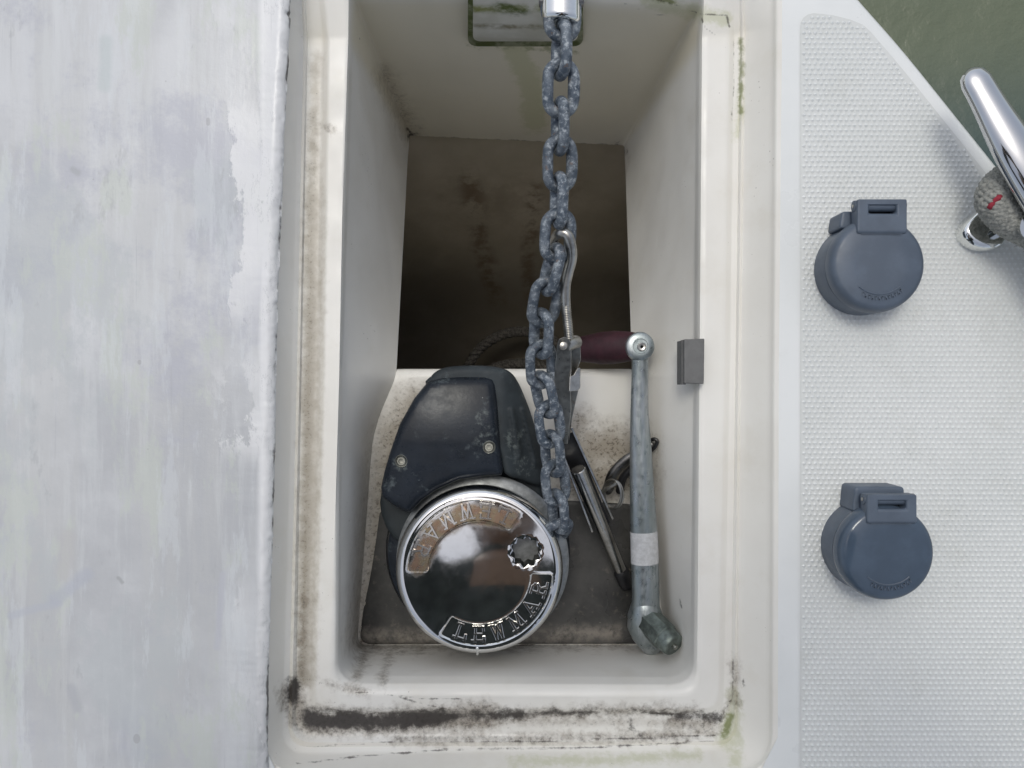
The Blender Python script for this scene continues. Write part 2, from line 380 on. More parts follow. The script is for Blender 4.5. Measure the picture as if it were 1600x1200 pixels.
def mat_chrome(name='chrome', tint=(.80, .81, .80), rough=.06, stainy=False):
    n = N(name); x, y, z = n.sep()
    col = n.mix(n.rng(n.noise(60, 6, .7), .50, .72, 0, .35), tint, (.55, .54, .52))
    r = n.rng(n.noise(90, 6, .7), .42, .75, rough, rough+.06)
    if stainy:   # tea staining over the upper name band
        wp = warped(n, .004, 120)
        g = n.n('ShaderNodeGroup'); g.node_tree = SG; nd = n
        mk = None
        for a, b in ((175, 140), (140, 105), (105, 60)):
            g = n.n('ShaderNodeGroup'); g.node_tree = SG; n.put(g.inputs['P'], wp)
            for key, q in (('A', a), ('B', b)): g.inputs[key].default_value = (.0515*math.cos(math.radians(q)), .0515*math.sin(math.radians(q)), 0)
            mk = g.outputs[0] if mk is None else n.math('MINIMUM', mk, g.outputs[0])
        mk = n.rng(mk, .0055, .0125, 1, 0)
        rust = n.mix(n.rng(n.noise(70, 5, .7), .40, .62), (.27, .20, .095), (.25, .125, .055))
        mk = n.math('MULTIPLY', mk, n.rng(n.noise(90, 6, .7), .28, .5, .45, 1))
        col = n.mix(n.math('MULTIPLY', mk, .85), col, rust)
        r = n.math('ADD', r, n.math('MULTIPLY', mk, .22))
    return n.fin(col, r, 1.0, nrm=n.bump(n.noise(25, 2), .03, .001))
def mat_navy(name='navy_plastic', base=(.012, .0155, .021), rough=.24, salts=()):
    n = N(name)
    col = n.mix(n.rng(n.noise(25, 5), .35, .7), base, tuple(c*1.7 for c in base))
    salt = n.rng(n.noise(45, 8, .78), .56, .74, 0, .5); col = n.mix(salt, col, (.20, .24, .25))
    for (sx_, sy_, w_) in salts:
        c0 = P(749.5, 887.5, -.066); c1 = P(sx_, sy_, -.056); q = n.n('ShaderNodeGroup'); q.node_tree = SG; n.put(q.inputs['P'], warped(n, .008, 70))
        q.inputs['A'].default_value = (c1.x-c0.x, c1.y-c0.y, 0); q.inputs['B'].default_value = (c1.x-c0.x+.001, c1.y-c0.y, 0)
        col = n.mix(n.math('MULTIPLY', n.rng(q.outputs[0], w_*.4, w_, .5, 0), n.rng(n.noise(170, 6, .75), .48, .64)), col, (.20, .23, .22))
    sp = n.math('LESS_THAN', n.voro(170), n.rng(n.noise(22, 3), .55, .8, 0, .13)); col = n.mix(n.math('MULTIPLY', sp, .7), col, (.34, .35, .34))
    sp = n.math('LESS_THAN', n.voro(70), n.rng(n.noise(12, 3, .5, n.map(loc=(4, 4, 4))), .60, .8, 0, .07)); col = n.mix(n.math('MULTIPLY', sp, .6), col, (.4, .38, .34))
    r = n.math('ADD', n.rng(n.noise(60, 6, .7), .35, .7, rough, rough+.15), n.math('MULTIPLY', salt, .4))
    return n.fin(col, r, nrm=n.bump(n.noise(300, 4, .6), .12, .0006), spec=.24)
def mat_galv(name='galvanised', a=(.070, .092, .122), b=(.19, .22, .255), white=(.46, .50, .53), rust=.5):
    n = N(name)
    col = n.mix(n.rng(n.noise(120, 6, .7), .38, .60), a, b)
    col = n.mix(n.rng(n.noise(240, 6, .75), .52, .62, 0, .8), col, white)
    col = n.mix(n.rng(n.noise(70, 6, .7, n.map(loc=(5, 2, 9))), .58, .70, 0, .6), col, (.42, .44, .45))
    col = n.mix(n.rng(n.noise(160, 5, .7, n.map(loc=(1, 7, 3))), .62, .68, 0, rust), col, (.24, .14, .08))
    col = n.mix(n.rng(n.noise(190, 5, .7, n.map(loc=(8, 3, 3))), .60, .68, 0, .8), col, (.03, .035, .045))
    oi = n.n('ShaderNodeObjectInfo'); col = n.mix(n.math('MULTIPLY', oi.outputs['Random'], .30), col, (.05, .06, .07))
    return n.fin(col, n.rng(n.noise(150, 5), .3, .7, .45, .7), .35, nrm=n.bump(n.noise(300, 6, .7), .7, .0013))
def mat_bar():
    n = N('handle_alloy'); st = n.map((1, .12, 1))
    col = n.mix(n.rng(n.noise(60, 6, .7, st), .4, .62), (.29, .33, .335), (.46, .49, .505))
    col = n.mix(n.rng(n.noise(190, 6, .7, n.map((1, .4, 1))), .54, .66, 0, .6), col, (.12, .16, .16))
    y = n.sep()[1]
    grn = n.math('MULTIPLY', n.rng(y, -.13, -.19, 0, 1), n.rng(n.noise(50, 5, .65), .35, .6)); col = n.mix(n.math('MULTIPLY', grn, .9), col, (.075, .115, .095))
    return n.fin(col, n.rng(n.noise(140, 5), .3, .7, .26, .48), .8, nrm=n.bump(n.noise(170, 5, .7), .25, .0008))
def mat_steel(name='stainless', c=(.46, .45, .42), rough=.27):
    n = N(name); col = n.mix(n.rng(n.noise(60, 6, .7), .42, .68), c, tuple(q*.6 for q in c))
    col = n.mix(n.rng(n.noise(45, 5, .7, n.map(loc=(3, 3, 1))), .60, .74, 0, .6), col, (.20, .12, .07))
    return n.fin(col, n.rng(n.noise(200, 5), .3, .7, rough, rough+.10), 1.0, nrm=n.bump(n.noise(90, 2), .06, .0004))
def mat_floor():
    n = N('wet_bilge_floor')
    col = n.mix(n.rng(n.noise(14, 6, .65), .36, .64), (.032, .032, .031), (.075, .073, .068))
    col = n.mix(n.rng(n.noise(80, 6, .75), .56, .72, 0, .55), col, (.20, .18, .15))
    col = n.mix(n.math('MULTIPLY', n.math('LESS_THAN', n.voro(120), n.rng(n.noise(30, 3), .5, .8, 0, .12)), .5), col, (.26, .24, .2))
    wp = warped(n, .006, 60)
    col = n.mix(n.math('MULTIPLY', stain(n, wp, [(575, 990), (720, 990), (960, 985)], 10, 10, .7, -.14), n.rng(n.noise(90, 5, .7), .35, .6, .2, 1)), col, (.30, .27, .23))
    return n.fin(col, n.rng(n.noise(22, 5), .35, .65, .22, .5), nrm=n.bump(n.noise(60, 5), .15, .001))
def mat_hull():
    n = N('raw_hull_laminate'); wp = warped(n, .01, 18)
    col = n.mix(n.rng(n.noise(8, 6, .6), .35, .65), (.42, .37, .28), (.54, .48, .38))
    gr = n.rng(n.noise(26, 7, .72), .42, .6, .0, 1)
    col = n.mix(n.rng(n.sep()[2], -.50, -.72, 0, .6), col, (.06, .05, .04))  # light falloff painted in: hull colour darkens towards the bottom of the well
    for p, hw, s in (([(735, 290), (745, 350), (770, 430)], 16, .8), ([(838, 300), (828, 370), (845, 460)], 12, .8), ([(700, 300), (900, 300)], 22, .3)):
        col = n.mix(n.math('MULTIPLY', stain(n, wp, p, hw, hw*.8, s*.8, -.40), gr), col, (.15, .095, .05))
    spots = n.math('LESS_THAN', n.voro(60), n.rng(n.noise(20, 2), .55, .85, 0, .07)); col = n.mix(n.math('MULTIPLY', spots, .8), col, (.03, .03, .03))
    return n.fin(col, .6, nrm=n.bump(n.noise(50, 4), .3, .002))
def mat_rope(name, c1, c2, sc=300):
    n = N(name); col = n.mix(n.rng(n.noise(sc, 5, .7), .35, .65), c1, c2)
    return n.fin(col, .85, nrm=n.bump(n.noise(sc*2, 4), .5, .0008))
def mat_plain(name, c, rough=.5, metal=0, var=.25, sc=80, bs=.1):
    n = N(name); col = n.mix(n.rng(n.noise(sc, 5, .65), .35, .65), tuple(q*(1-var) for q in c), tuple(min(1, q*(1+var)) for q in c))
    return n.fin(col, n.rng(n.noise(sc*1.7, 4), .3, .7, rough*.85, min(1, rough*1.2)), metal, nrm=n.bump(n.noise(sc*4, 3), bs, .0006))
def mat_water():
    n = N('harbour_water'); x, y, z = n.sep()
    col = n.mix(n.rng(n.math('ADD', n.math('MULTIPLY', y, .9), n.math('MULTIPLY', n.noise(.8, 2, .5), .5)), .62, 1.05), (.050, .080, .080), (.125, .145, .092))
    h = n.math('ADD', n.noise(2.2, 3, .5), n.math('MULTIPLY', n.noise(16, 4, .6), .16))
    return n.fin(col, .09, nrm=n.bump(h, .5, .10))
M = dict(liner=mat_liner(), deck=mat_deck(), grip=mat_grip(), lid=mat_lid(), chrome=mat_chrome(), cap=mat_chrome('stained_chrome', (.78, .78, .77), .05, True),
         navy=mat_navy(salts=((757, 694, .011), (750, 672, .010), (624, 722, .009), (752, 650, .007))), navy2=mat_navy('dull_navy_plastic', (.026, .032, .036), .5, ((802, 690, .012), (822, 735, .012), (826, 620, .008))), galv=mat_galv(), bar=mat_bar(), steel=mat_steel(), dsteel=mat_steel('dark_stainless', (.24, .235, .225), .27),
         floor=mat_floor(), hull=mat_hull(), rope=mat_rope('old_rope', (.06, .055, .05), (.15, .14, .125)), braid=mat_rope('grey_braid', (.20, .205, .19), (.36, .36, .33)),
         red=mat_plain('red_yarn', (.32, .03, .05), .85), switch=mat_plain('blue_grey_plastic', (.082, .106, .142), .42, 0, .10, 40, .12), maroon=mat_plain('maroon_grip', (.038, .010, .016), .6), tape=mat_plain('worn_tape', (.50, .51, .52), .55, 0, .12, 240),
         switch2=mat_plain('glossy_blue_grey_plastic', (.062, .088, .125), .11, 0, .10, 40, .03), rubber=mat_plain('grey_rubber', (.135, .135, .132), .6, 0, .08, 120), black=mat_plain('black_plastic', (.014, .014, .016), .4), grey=mat_plain('cast_grey', (.24, .25, .25), .4, .7, .2, 120), water=mat_water(),
         plate=None, screw=mat_steel('screw_steel', (.34, .34, .30), .35), jacket=mat_plain('dark_jacket', (.060, .068, .070), .8, 0, .3, 30), skin=mat_plain('skin', (.26, .165, .12), .5, 0, .08, 60), jeans=mat_plain('grey_trousers', (.06, .07, .075), .85), hair=mat_plain('brown_hair', (.06, .035, .02), .6), glass=mat_plain('phone_case', (.02, .02, .02), .25))
def mat_plate():
    n = N('mossy_plate'); wp = warped(n, .006, 60)
    col = n.mix(n.rng(n.noise(30, 5), .35, .65), (.50, .49, .42), (.60, .59, .53))
    x, y, z = n.sep()
    g = n.rng(n.noise(40, 6, .7), .38, .62)
    def seg(a, b, hw, s, c):
        nonlocal col
        q = n.n('ShaderNodeGroup'); q.node_tree = SG; n.put(q.inputs['P'], warp2)
        q.inputs['A'].default_value = a; q.inputs['B'].default_value = b
        col = n.mix(n.math('MULTIPLY', n.rng(q.outputs[0], hw*.2, hw*1.6, s, 0), g), col, c)
    # the plate stands upright: use x and z
    k = n.n('ShaderNodeCombineXYZ'); w3 = warped(n, .005, 90, False); sx, sy, sz = n.sep(w3); n.put(k.inputs[0], sx); n.put(k.inputs[1], sz); warp2 = k.outputs[0]
    seg((-.04, -.026, 0), (.07, -.020, 0), .0055, .9, (.19, .21, .04)); seg((-.04, .0, 0), (.07, .0, 0), .006, .4, (.30, .33, .12))
    seg((-.03, -.052, 0), (.06, -.055, 0), .004, .8, (.16, .14, .07)); seg((-.008, -.022, 0), (.006, -.030, 0), .008, 1, (.06, .09, .015))
    return n.fin(col, .45)
M['plate'] = mat_plate(); M['eye'] = mat_plain('eye_white', (.6, .58, .55), .2); M['shiny'] = mat_steel('polished_steel', (.46, .45, .43), .14); M['horn'] = mat_chrome('darkened_cleat_chrome', (.60, .61, .62), .07); M['patina'] = mat_plain('green_patina_alloy', (.17, .20, .185), .42, .75, .35, 90, .3); M['socket_shade'] = mat_plain('shaded_socket', (.028, .031, .026), .6, 0, .5, 90, .3); M['letters'] = mat_chrome('letter_chrome', (.62, .60, .57), .16)  # horn chrome tint darkened to stand in for a dark reflection
def mat_algae():
    n = N('algae_seal'); col = n.mix(n.rng(n.noise(70, 6, .7), .36, .6), (.24, .25, .16), (.07, .09, .02)); return n.fin(col, .7, nrm=n.bump(n.noise(200, 5), .5, .001))
M['algae'] = mat_algae()

# ------------------------------------------------------------------ anchor locker: rings lofted from the deck down
# keys: TL TR RF RR BR BL LR LF ; each (px, py, z)
def ring(keys, rad, arc=6, seg=100):
    p = [P(*k) for k in keys]; n = len(p); out = []
    cor = []
    for i in range(n):
        a, b, c = p[i-1], p[i], p[(i+1) % n]; r = rad[i]/2000
        u = a-b; v = c-b; q = min(r, u.length*.45, v.length*.45); u.normalize(); v.normalize()
        cor.append([(b+u*q)*(1-t/arc)**2 + b*2*(t/arc)*(1-t/arc) + (b+v*q)*(t/arc)**2 for t in range(arc+1)])
    for i in range(n):
        out += cor[i]; a = cor[i][-1]; b = cor[(i+1) % n][0]
        out += [a+(b-a)*t/seg for t in range(1, seg)]
    return out
sm0 = 12
rings = [
 (((428, -110, 0), (1222, -110, 0), (1222, 40, 0), (1217, 585, 0), (1215, 1222, 0), (405, 1222, 0), (415, 585, 0), (428, 60, 0)), (60, 60, 5, 5, 70, 70, 5, 5)),
 (((436, -106, -.002), (1213, -106, -.002), (1213, 40, -.002), (1209, 585, -.002), (1207, 1211, -.002), (414, 1211, -.002), (424, 585, -.002), (436, 60, -.002)), (58, 58, 5, 5, 66, 66, 5, 5)),
 (((441, -102, -.006), (1207, -102, -.006), (1207, 42, -.007), (1203, 585, -.007), (1201, 1204, -.007), (420, 1204, -.007), (430, 585, -.007), (441, 60, -.007)), (56, 56, 5, 5, 60, 60, 5, 5)),
 (((462, -86, -.010), (1172, -80, -.010), (1172, 48, -.026), (1166, 585, -.026), (1160, 1172, -.026), (440, 1178, -.026), (456, 585, -.026), (466, 60, -.026)), (40, 40, 5, 5, 45, 45, 5, 5)),
 (((468, -78, -.012), (1160, -70, -.012), (1164, 50, -.0300), (1157, 585, -.0300), (1151, 1164, -.0300), (450, 1167, -.0300), (464, 585, -.0300), (474, 60, -.0300)), (36, 36, 5, 5, 36, 36, 5, 5)),
 (((470, -74, -.012), (1158, -65, -.012), (1160, 52, -.0285), (1153, 585, -.0285), (1147, 1158, -.0285), (455, 1160, -.0285), (468, 585, -.0295), (478, 60, -.0295)), (34, 34, 5, 5, 34, 34, 5, 5)),
 (((473, -70, -.013), (1155, -60, -.013), (1156, 54, -.0320), (1149, 585, -.0320), (1141, 1150, -.0320), (462, 1148, -.0330), (471, 585, -.0335), (481, 60, -.0335)), (32, 32, 5, 5, 30, 30, 5, 5)),
 (((492, -60, -.014), (1145, -48, -.014), (1147, 54, -.0320), (1140, 585, -.0320), (1130, 1116, -.0320), (482, 1116, -.0330), (498, 585, -.0335), (505, 60, -.0335)), (24, 24, 5, 5, 26, 26, 5, 5)),
 (((503, -50, -.015), (1130, -36, -.015), (1139, 55, -.0290), (1132, 585, -.0290), (1122, 1108, -.0290), (493, 1106, -.0290), (507, 585, -.0285), (513, 60, -.0285)), (16, 16, 5, 5, 30, 30, 5, 5)),
 (((536, -38, -.018), (1108, -22, -.018), (1104, 57, -.0280), (1099, 585, -.0280), (1096, 1088, -.0285), (516, 1086, -.0285), (530, 585, -.0285), (540, 60, -.0285)), (6, 8, 5, 5, 36, 36, 5, 5)),
 (((545, -32, -.020), (1101, -14, -.020), (1097, 58, -.0290), (1093, 585, -.0290), (1089, 1080, -.0300), (523, 1078, -.0300), (527, 585, -.0290), (544, 62, -.0290)), (5, 8, 5, 5, 38, 38, 5, 5)),
 (((547, -20, -.024), (1098, -3, -.024), (1093, 60, -.0335), (1089, 585, -.0335), (1084, 1070, -.0350), (528, 1068, -.0350), (531, 585, -.0335), (547, 64, -.0335)), (5, 8, 5, 5, 40, 40, 5, 5)),
 (((551, -8, -.032), (1094, 10, -.032), (1088, 66, -.0440), (1084, 585, -.0440), (1078, 1058, -.0480), (532, 1056, -.0480), (534, 585, -.0440), (551, 72, -.0440)), (5, 8, 5, 5, 42, 42, 5, 5)),
]
def with_mid(k, r):      # one more key half way up the left side, where the wall's foot bellies out
    a, b = k[5], k[6]; t = (a[1]-672)/(a[1]-b[1]); return tuple(k[:6])+(tuple(a[i]+(b[i]-a[i])*t for i in range(3)),)+tuple(k[6:]), tuple(r[:6])+(5,)+tuple(r[6:])
rings = [with_mid(k, r) for k, r in rings]
botk = ((640, 212, -.30), (975, 227, -.30), (977, 260, -.282), (988, 588, -.114), (1040, 1008, -.135), (558, 1008, -.135), (583, 672, -.121), (619, 588, -.114), (637, 250, -.282))
topk = rings[-1][0]
for t in (.2, .4, .6, .8, .94):     # the walls, a touch hollow towards the aft end so the sides meet the pan in a cove
    ks = []
    for i, (a, b) in enumerate(zip(topk, botk)):
        za = a[2]+(b[2]-a[2])*t
        wa = P(*a); wb = P(*b); q = wa+(wb-wa)*t
        if i in (4, 5): s = t**2.0; q = Vector((wa.x+(wb.x-wa.x)*t**1.6, wa.y+(wb.y-wa.y)*t**2.2, za))
        k = (H-q.z)/F; ks.append((800+q.x/k, 600-q.y/k, q.z))
    rings.append((ks, (4, 6, 5, 5, 42-14*t, 42-14*t, 5+45*t, 5+15*t, 5)))
rings.append((botk, (4, 6, 4, 5, 22, 22, 55, 20, 4)))
RP = [ring(k, r) for k, r in rings]
deck_hole = RP[0]
dense = []
for a_, b_ in zip(RP[:-1], RP[1:]):
    gap = sum((p-q).length for p, q in zip(a_, b_))/len(a_); kk = max(1, min(8, int(round(gap/.0015))))
    for t in range(kk): dense.append([p+(q-p)*(t/kk) for p, q in zip(a_, b_)])
RP = dense+[RP[-1]]
mb = MB(); n0 = len(RP[0])
ARC, SEG = 6, 100; side = ARC+SEG     # points per key
vs = [p for r in RP for p in r]; fs = []
for i in range(len(RP)-1):
    for k in range(n0): fs.append((i*n0+k, i*n0+(k+1) % n0, (i+1)*n0+(k+1) % n0, (i+1)*n0+k))
locker = thing('anchor_locker', 'open cream anchor locker with grimy gutter ledge and dark deep well', 'anchor locker', (0, 0, 0))
mb.add(vs, fs)
# pan: slope from the ridge to the floor, the ridge's rounded lip and the bulkhead below it, built across the locker
last = RP[-1]
def L(i): return last[i % n0]
iR, iBR, iBL, iL = 3*side, 4*side, 5*side, 7*side
rpt = [L(i) for i in range(iR+ARC//2, iBR+ARC//2+1)]           # right side, ridge -> aft
lpt = [L(i) for i in range(iL+ARC//2, iBL+ARC//2-1, -1)]       # left side, ridge -> aft
def at_y(line, y):
    for p, q in zip(line[:-1], line[1:]):
        if (p.y-y)*(q.y-y) <= 0 and abs(p.y-q.y) > 1e-9: return p+(q-p)*((p.y-y)/(p.y-q.y))
    return line[0] if y > line[0].y else line[-1]
m = len(rpt); y0_, y1_, z0_, z1_ = rpt[0].y, rpt[-1].y, lpt[0].y, lpt[-1].y
lpt = [lpt[0]]+[at_y(lpt, z0_+(z1_-z0_)*(p.y-y0_)/(y1_-y0_)) for p in rpt[1:-1]]+[lpt[-1]]
def pan_z(y):   # height along the pan
    yr = P(0, 588, -.114).y; yf = P(0, 815, -.139).y
    t = sm(yr, yf, y) if False else max(0, min(1, (yr-y)/(yr-yf)))
    return -.114-(.139-.114)*(t*t*(3-2*t))
NX = 120; base_i = len(mb.v); grid = []
for j in range(m):
    for i in range(NX+1):
        t = i/NX; a = lpt[j]; b = rpt[j]; q = a+(b-a)*t
        z = pan_z(q.y); e = min(t, 1-t)
        q.z = z*min(1, e*14)+(a.z+(b.z-a.z)*t)*(1-min(1, e*14)); grid.append(q)
pf = []
for j in range(m-1):
    for i in range(NX): a = j*(NX+1)+i; pf.append((a, a+1, a+NX+2, a+NX+1))
# aft closing strip
aft = [L(i) for i in range(iBL+ARC//2, iBR+ARC//2-1, -1)]
nb = len(grid)
q0 = grid[(m-1)*(NX+1):(m)*(NX+1)]
mb.add(grid, pf)
strip = []
for i, p in enumerate(aft):
    t = i/(len(aft)-1); strip.append(p)
strip2 = [q0[min(NX, int(round(i/(len(aft)-1)*NX)))] for i in range(len(aft))]
mb.add(strip+strip2, [(i, i+1, len(aft)+i+1, len(aft)+i) for i in range(len(aft)-1)])
# lip
ridge = grid[:NX+1]; lipv = []; lf = []
prof = [(0, 0), (.003, -.0006), (.0055, -.0025), (.007, -.006), (.0075, -.02), (.0075, -.40)]
for dy, dz in prof:
    for i, p in enumerate(ridge):
        lipv.append(p+Vector((0, dy, dz)))
for j in range(len(prof)-1):
    for i in range(NX): a = j*(NX+1)+i; lf.append((a, a+1, a+NX+2, a+NX+1))
mb.add(lipv, lf)
lo = mb.out('liner', M['liner'], locker, ang=50); stain_fields(lo.data)
# dark floor board lying in the pan
mb = MB(); fl = round_poly(pxpoly([(584, 800), (660, 786), (880, 782), (1014, 790), (1040, 1006), (561, 1007)], -.134), [.012, .02, .02, .01, .012, .012])
puff(mb, fl, -.150, lambda x, y: -.1335 + .0, .0012, .006)
mb.out('floor_panel', M['floor'], locker, ang=40)
# hull inside the deep well
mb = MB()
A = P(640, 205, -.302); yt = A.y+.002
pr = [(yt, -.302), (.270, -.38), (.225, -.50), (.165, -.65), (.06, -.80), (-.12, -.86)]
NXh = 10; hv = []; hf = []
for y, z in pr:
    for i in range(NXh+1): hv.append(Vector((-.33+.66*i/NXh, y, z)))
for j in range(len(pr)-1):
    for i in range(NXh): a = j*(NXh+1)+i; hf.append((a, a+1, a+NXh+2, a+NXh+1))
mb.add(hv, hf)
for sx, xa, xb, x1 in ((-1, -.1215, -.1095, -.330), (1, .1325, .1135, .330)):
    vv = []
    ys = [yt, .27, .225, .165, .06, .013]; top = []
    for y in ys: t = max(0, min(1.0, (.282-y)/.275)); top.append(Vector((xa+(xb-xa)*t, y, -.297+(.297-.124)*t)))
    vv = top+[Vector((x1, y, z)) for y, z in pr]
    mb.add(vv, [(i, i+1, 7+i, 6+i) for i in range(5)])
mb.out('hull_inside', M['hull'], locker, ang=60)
# mossy plate let into the front wall
mb = MB()
def fw(px, py, off=0):   # point on the front wall seen at this pixel
    z = -.03
    for _ in range(30):
        t = max(0, min(1, (-.03-z)/.27)); yw = .3100+(.2925-.3100)*t - off
        z = H-yw*F/(600-py)
    return P(px, py, z)
def wall_plate(outline, off0, off1, name, mat):
    n = len(outline); a = [fw(x, y, off0) for x, y in outline]; b = [fw(x, y, off1) for x, y in outline]
    b2 = []
    cx = sum(p.x for p in b)/n; cz = sum(p.z for p in b)/n
    for p in b: q = p.copy(); q.x = cx+(p.x-cx)*.975; q.z = cz+(p.z-cz)*.975; b2.append(q)
    m_ = MB(); mid = [q+Vector((0, -.0008, 0)) for q in b2]
    m_.add(a+b+mid, [(i, (i+1) % n, n+(i+1) % n, n+i) for i in range(n)]+[(n+i, n+(i+1) % n, 2*n+(i+1) % n, 2*n+i) for i in range(n)]+[tuple(range(2*n, 3*n))])
    return m_.out(name, mat, locker, ang=50)
def rr(x0, y0, x1, y1, r, m=5): return [tuple(p) for p in round_poly([(x0, y0), (x1, y0), (x1, y1), (x0, y1)], r, m)]
wall_plate(rr(731, -12, 911, 72, 14), -.004, .0015, 'plate_seal', M['algae'])
pp = wall_plate(rr(739, -9, 903, 64, 10), -.002, .0035, 'hatch_plate', M['plate'])

# ------------------------------------------------------------------ deck, grip pad, hull, water
deck = thing('deck', None, None, (0, 0, 0), kind='structure')
edge_px = [(1050, -360), (1180, -185), (1262, -80), (1331, 0), (1407, 87), (1490, 190), (1558, 275), (1640, 382), (1760, 560), (1860, 740), (1960, 1000), (2040, 1400), (2080, 2000)]
edge = catmull([P(x, y, 0) for x, y in edge_px], 5)
lefte = [Vector((-p.x-.02, p.y, 0)) for p in reversed(edge)]
outer = [p.to_2d() for p in edge]+[p.to_2d() for p in lefte]
hole = [p.to_2d() for p in deck_hole[::4]]
pts = [Vector(p) for p in outer]+[Vector(p) for p in hole]; no = len(outer); nh = len(hole)
res = delaunay_2d_cdt(pts, [(i, (i+1) % no) for i in range(no)]+[(no+i, no+(i+1) % nh) for i in range(nh)], [], 0, 1e-8)
mb = MB(); tri = []
for f in res[2]:
    c = sum((res[0][i] for i in f), Vector((0, 0)))/3
    if inside(c, outer) and not inside(c, hole): tri.append(tuple(f))
mb.add([Vector((v.x, v.y, 0)) for v in res[0]], tri)
mb.out('deck_surface', M['deck'], deck, ang=40)
def offs(line, d):
    out = []
    for i, p in enumerate(line):
        t = line[min(i+1, len(line)-1)]-line[max(i-1, 0)]; nn = Vector((-t.y, t.x, 0)).normalized(); out.append(p+nn*d)
    return out
mb = MB(); ln = edge+lefte
pf_ = [(0, 0), (.003, -.0006), (.0055, -.003), (.0065, -.007), (.0065, -.03), (.002, -.034), (-.03, -.3), (-.12, -.8), (-.2, -1.25)]
vs = []; n_ = len(ln)
for d, z in pf_:
    for p in offs(ln, d): q = Vector(p); q.z = z; vs.append(q)
fs = [(i*n_+k, i*n_+k+1, (i+1)*n_+k+1, (i+1)*n_+k) for i in range(len(pf_)-1) for k in range(n_-1)]
mb.add(vs, fs).out('hull_side', M['deck'], deck, ang=60)
# raised diamond grip pad
pin = [P(1250, 44), P(1251, 35), P(1255, 28), P(1262, 23), P(1271, 21), P(1300, 24), P(1328, 31), P(1348, 39), P(1360, 50)]
off = offs(edge, -.0058)
pad = [p for p in off if P(0, 56).y > p.y > -.42]
padl = [p.to_2d() for p in pin]+[p.to_2d() for p in pad]+[Vector((pad[-1].x, -.44)), Vector((P(1250, 0).x, -.44))]
padl = [Vector(p) for p in padl]
mb = MB()
res = delaunay_2d_cdt(padl, [(i, (i+1) % len(padl)) for i in range(len(padl))], [], 1, 1e-8)
mb.add([Vector((v.x, v.y, .0005)) for v in res[0]], [tuple(f) for f in res[2]])
DX, DY = .0044, .0040; j = 0; y = -.43
while y < .31:
    x = P(1250, 0).x+.0028+(j % 2)*DX/2
    while x < .52:
        if inside((x, y), padl) and (x < .28 or bdist((x, y), padl) > .002) and bdist((x, y), padl) > .0018 and not (y < -.33 and x > .45):
            h = .00085*random.uniform(.85, 1.1); hx = DX*.47; hy = DY*.80; jx = random.uniform(-.0001, .0001)
            n = len(mb.v); z = .0005
            mb.v += [Vector((x-hx, y, z)), Vector((x, y-hy*.62, z)), Vector((x+hx, y, z)), Vector((x, y+hy*.62, z)), Vector((x+jx, y+jx, z+h))]
            mb.f += [(n, n+1, n+4), (n+1, n+2, n+4), (n+2, n+3, n+4), (n+3, n, n+4)]
        x += DX
    y += DY*.5*1.0 if False else DY; j += 1
mb.out('grip_pad', M['grip'], deck, smooth=False)
wt = mesh([(-900, -900, -1.15), (900, -900, -1.15), (900, 900, -1.15), (-900, 900, -1.15)], [(0, 1, 2, 3)])
wo = link('water', wt, M['water'], smooth=False); wo['kind'] = 'structure'

# ------------------------------------------------------------------ lid lying open to port
mb = MB(); ZL = .007
ed = [(455, -260), (453, -60), (449, 60), (444, 160), (438, 300), (433, 420), (429, 560), (427, 700), (423, 850), (418, 1000), (416, 1090), (415, 1200), (413, 1330), (411, 1450)]
E = catmull([P(x, y, ZL) for x, y in ed], 44)
cols = [(-.50, 0), (-.40, 0), (-.30, 0), (-.20, 0), (-.12, 0), (-.07, 0), (-.04, 0), (-.02, 0), (-.0125, .0001), (-.0085, .0011), (-.0065, .0012), (-.0045, .0006), (-.0025, -.0008), (-.0010, -.0027), (-.0004, -.004), (0, -.0052), (-.0004, -.0062), (-.003, -.0068)]
vs = []
for i, p in enumerate(E):
    for j, (dx, dz) in enumerate(cols):
        q = Vector((p.x+dx, p.y, ZL+dz))
        wv = mnoise.noise(Vector((p.y*70, j*.4, 3)))*.0007+mnoise.noise(Vector((p.y*260, j*.9, 8)))*.0006+max(0, mnoise.noise(Vector((p.y*120, 5, 8)))-.35)*-.006*(j > 12)
        if j > 7: q.x += wv; q.z += wv*.8
        vs.append(q)
nc = len(cols)
mb.add(vs, [(i*nc+j, i*nc+j+1, (i+1)*nc+j+1, (i+1)*nc+j) for i in range(len(E)-1) for j in range(nc-1)])
lid = mb.out('locker_lid', M['lid'], None, ang=60)
lid['label'] = 'large scuffed bluish white lid panel left of the locker, paint worn along its edge'; lid['category'] = 'hatch lid'

# ------------------------------------------------------------------ windlass
CX, CY = 749.5, 887.5; ZC = -.066                  # rim height of the cap
cc = P(CX, CY, ZC); R = 130*(H-ZC)/F
wl = thing('windlass', 'navy anchor windlass with round chrome cap on the locker floor', 'windlass', (cc.x, cc.y, -.1335))
# base
mb = MB()
lathe(mb, (cc.x-.004, cc.y+.004, 0), [(.083, -.1325), (.085, -.131), (.086, -.118), (.083, -.112), (.075, -.110)], 72)
mb.out('base', M['navy'], wl)
mb = MB()
bo = smooth_poly(pxpoly([(700, 600), (780, 596), (815, 640), (838, 720), (842, 800), (760, 860), (640, 850), (600, 800), (606, 740), (636, 660)], -.12), 3)
puff(mb, bo, -.134, lambda x, y: -.100, .006, .005)
mb.out('gearbox', M['navy2'], wl)
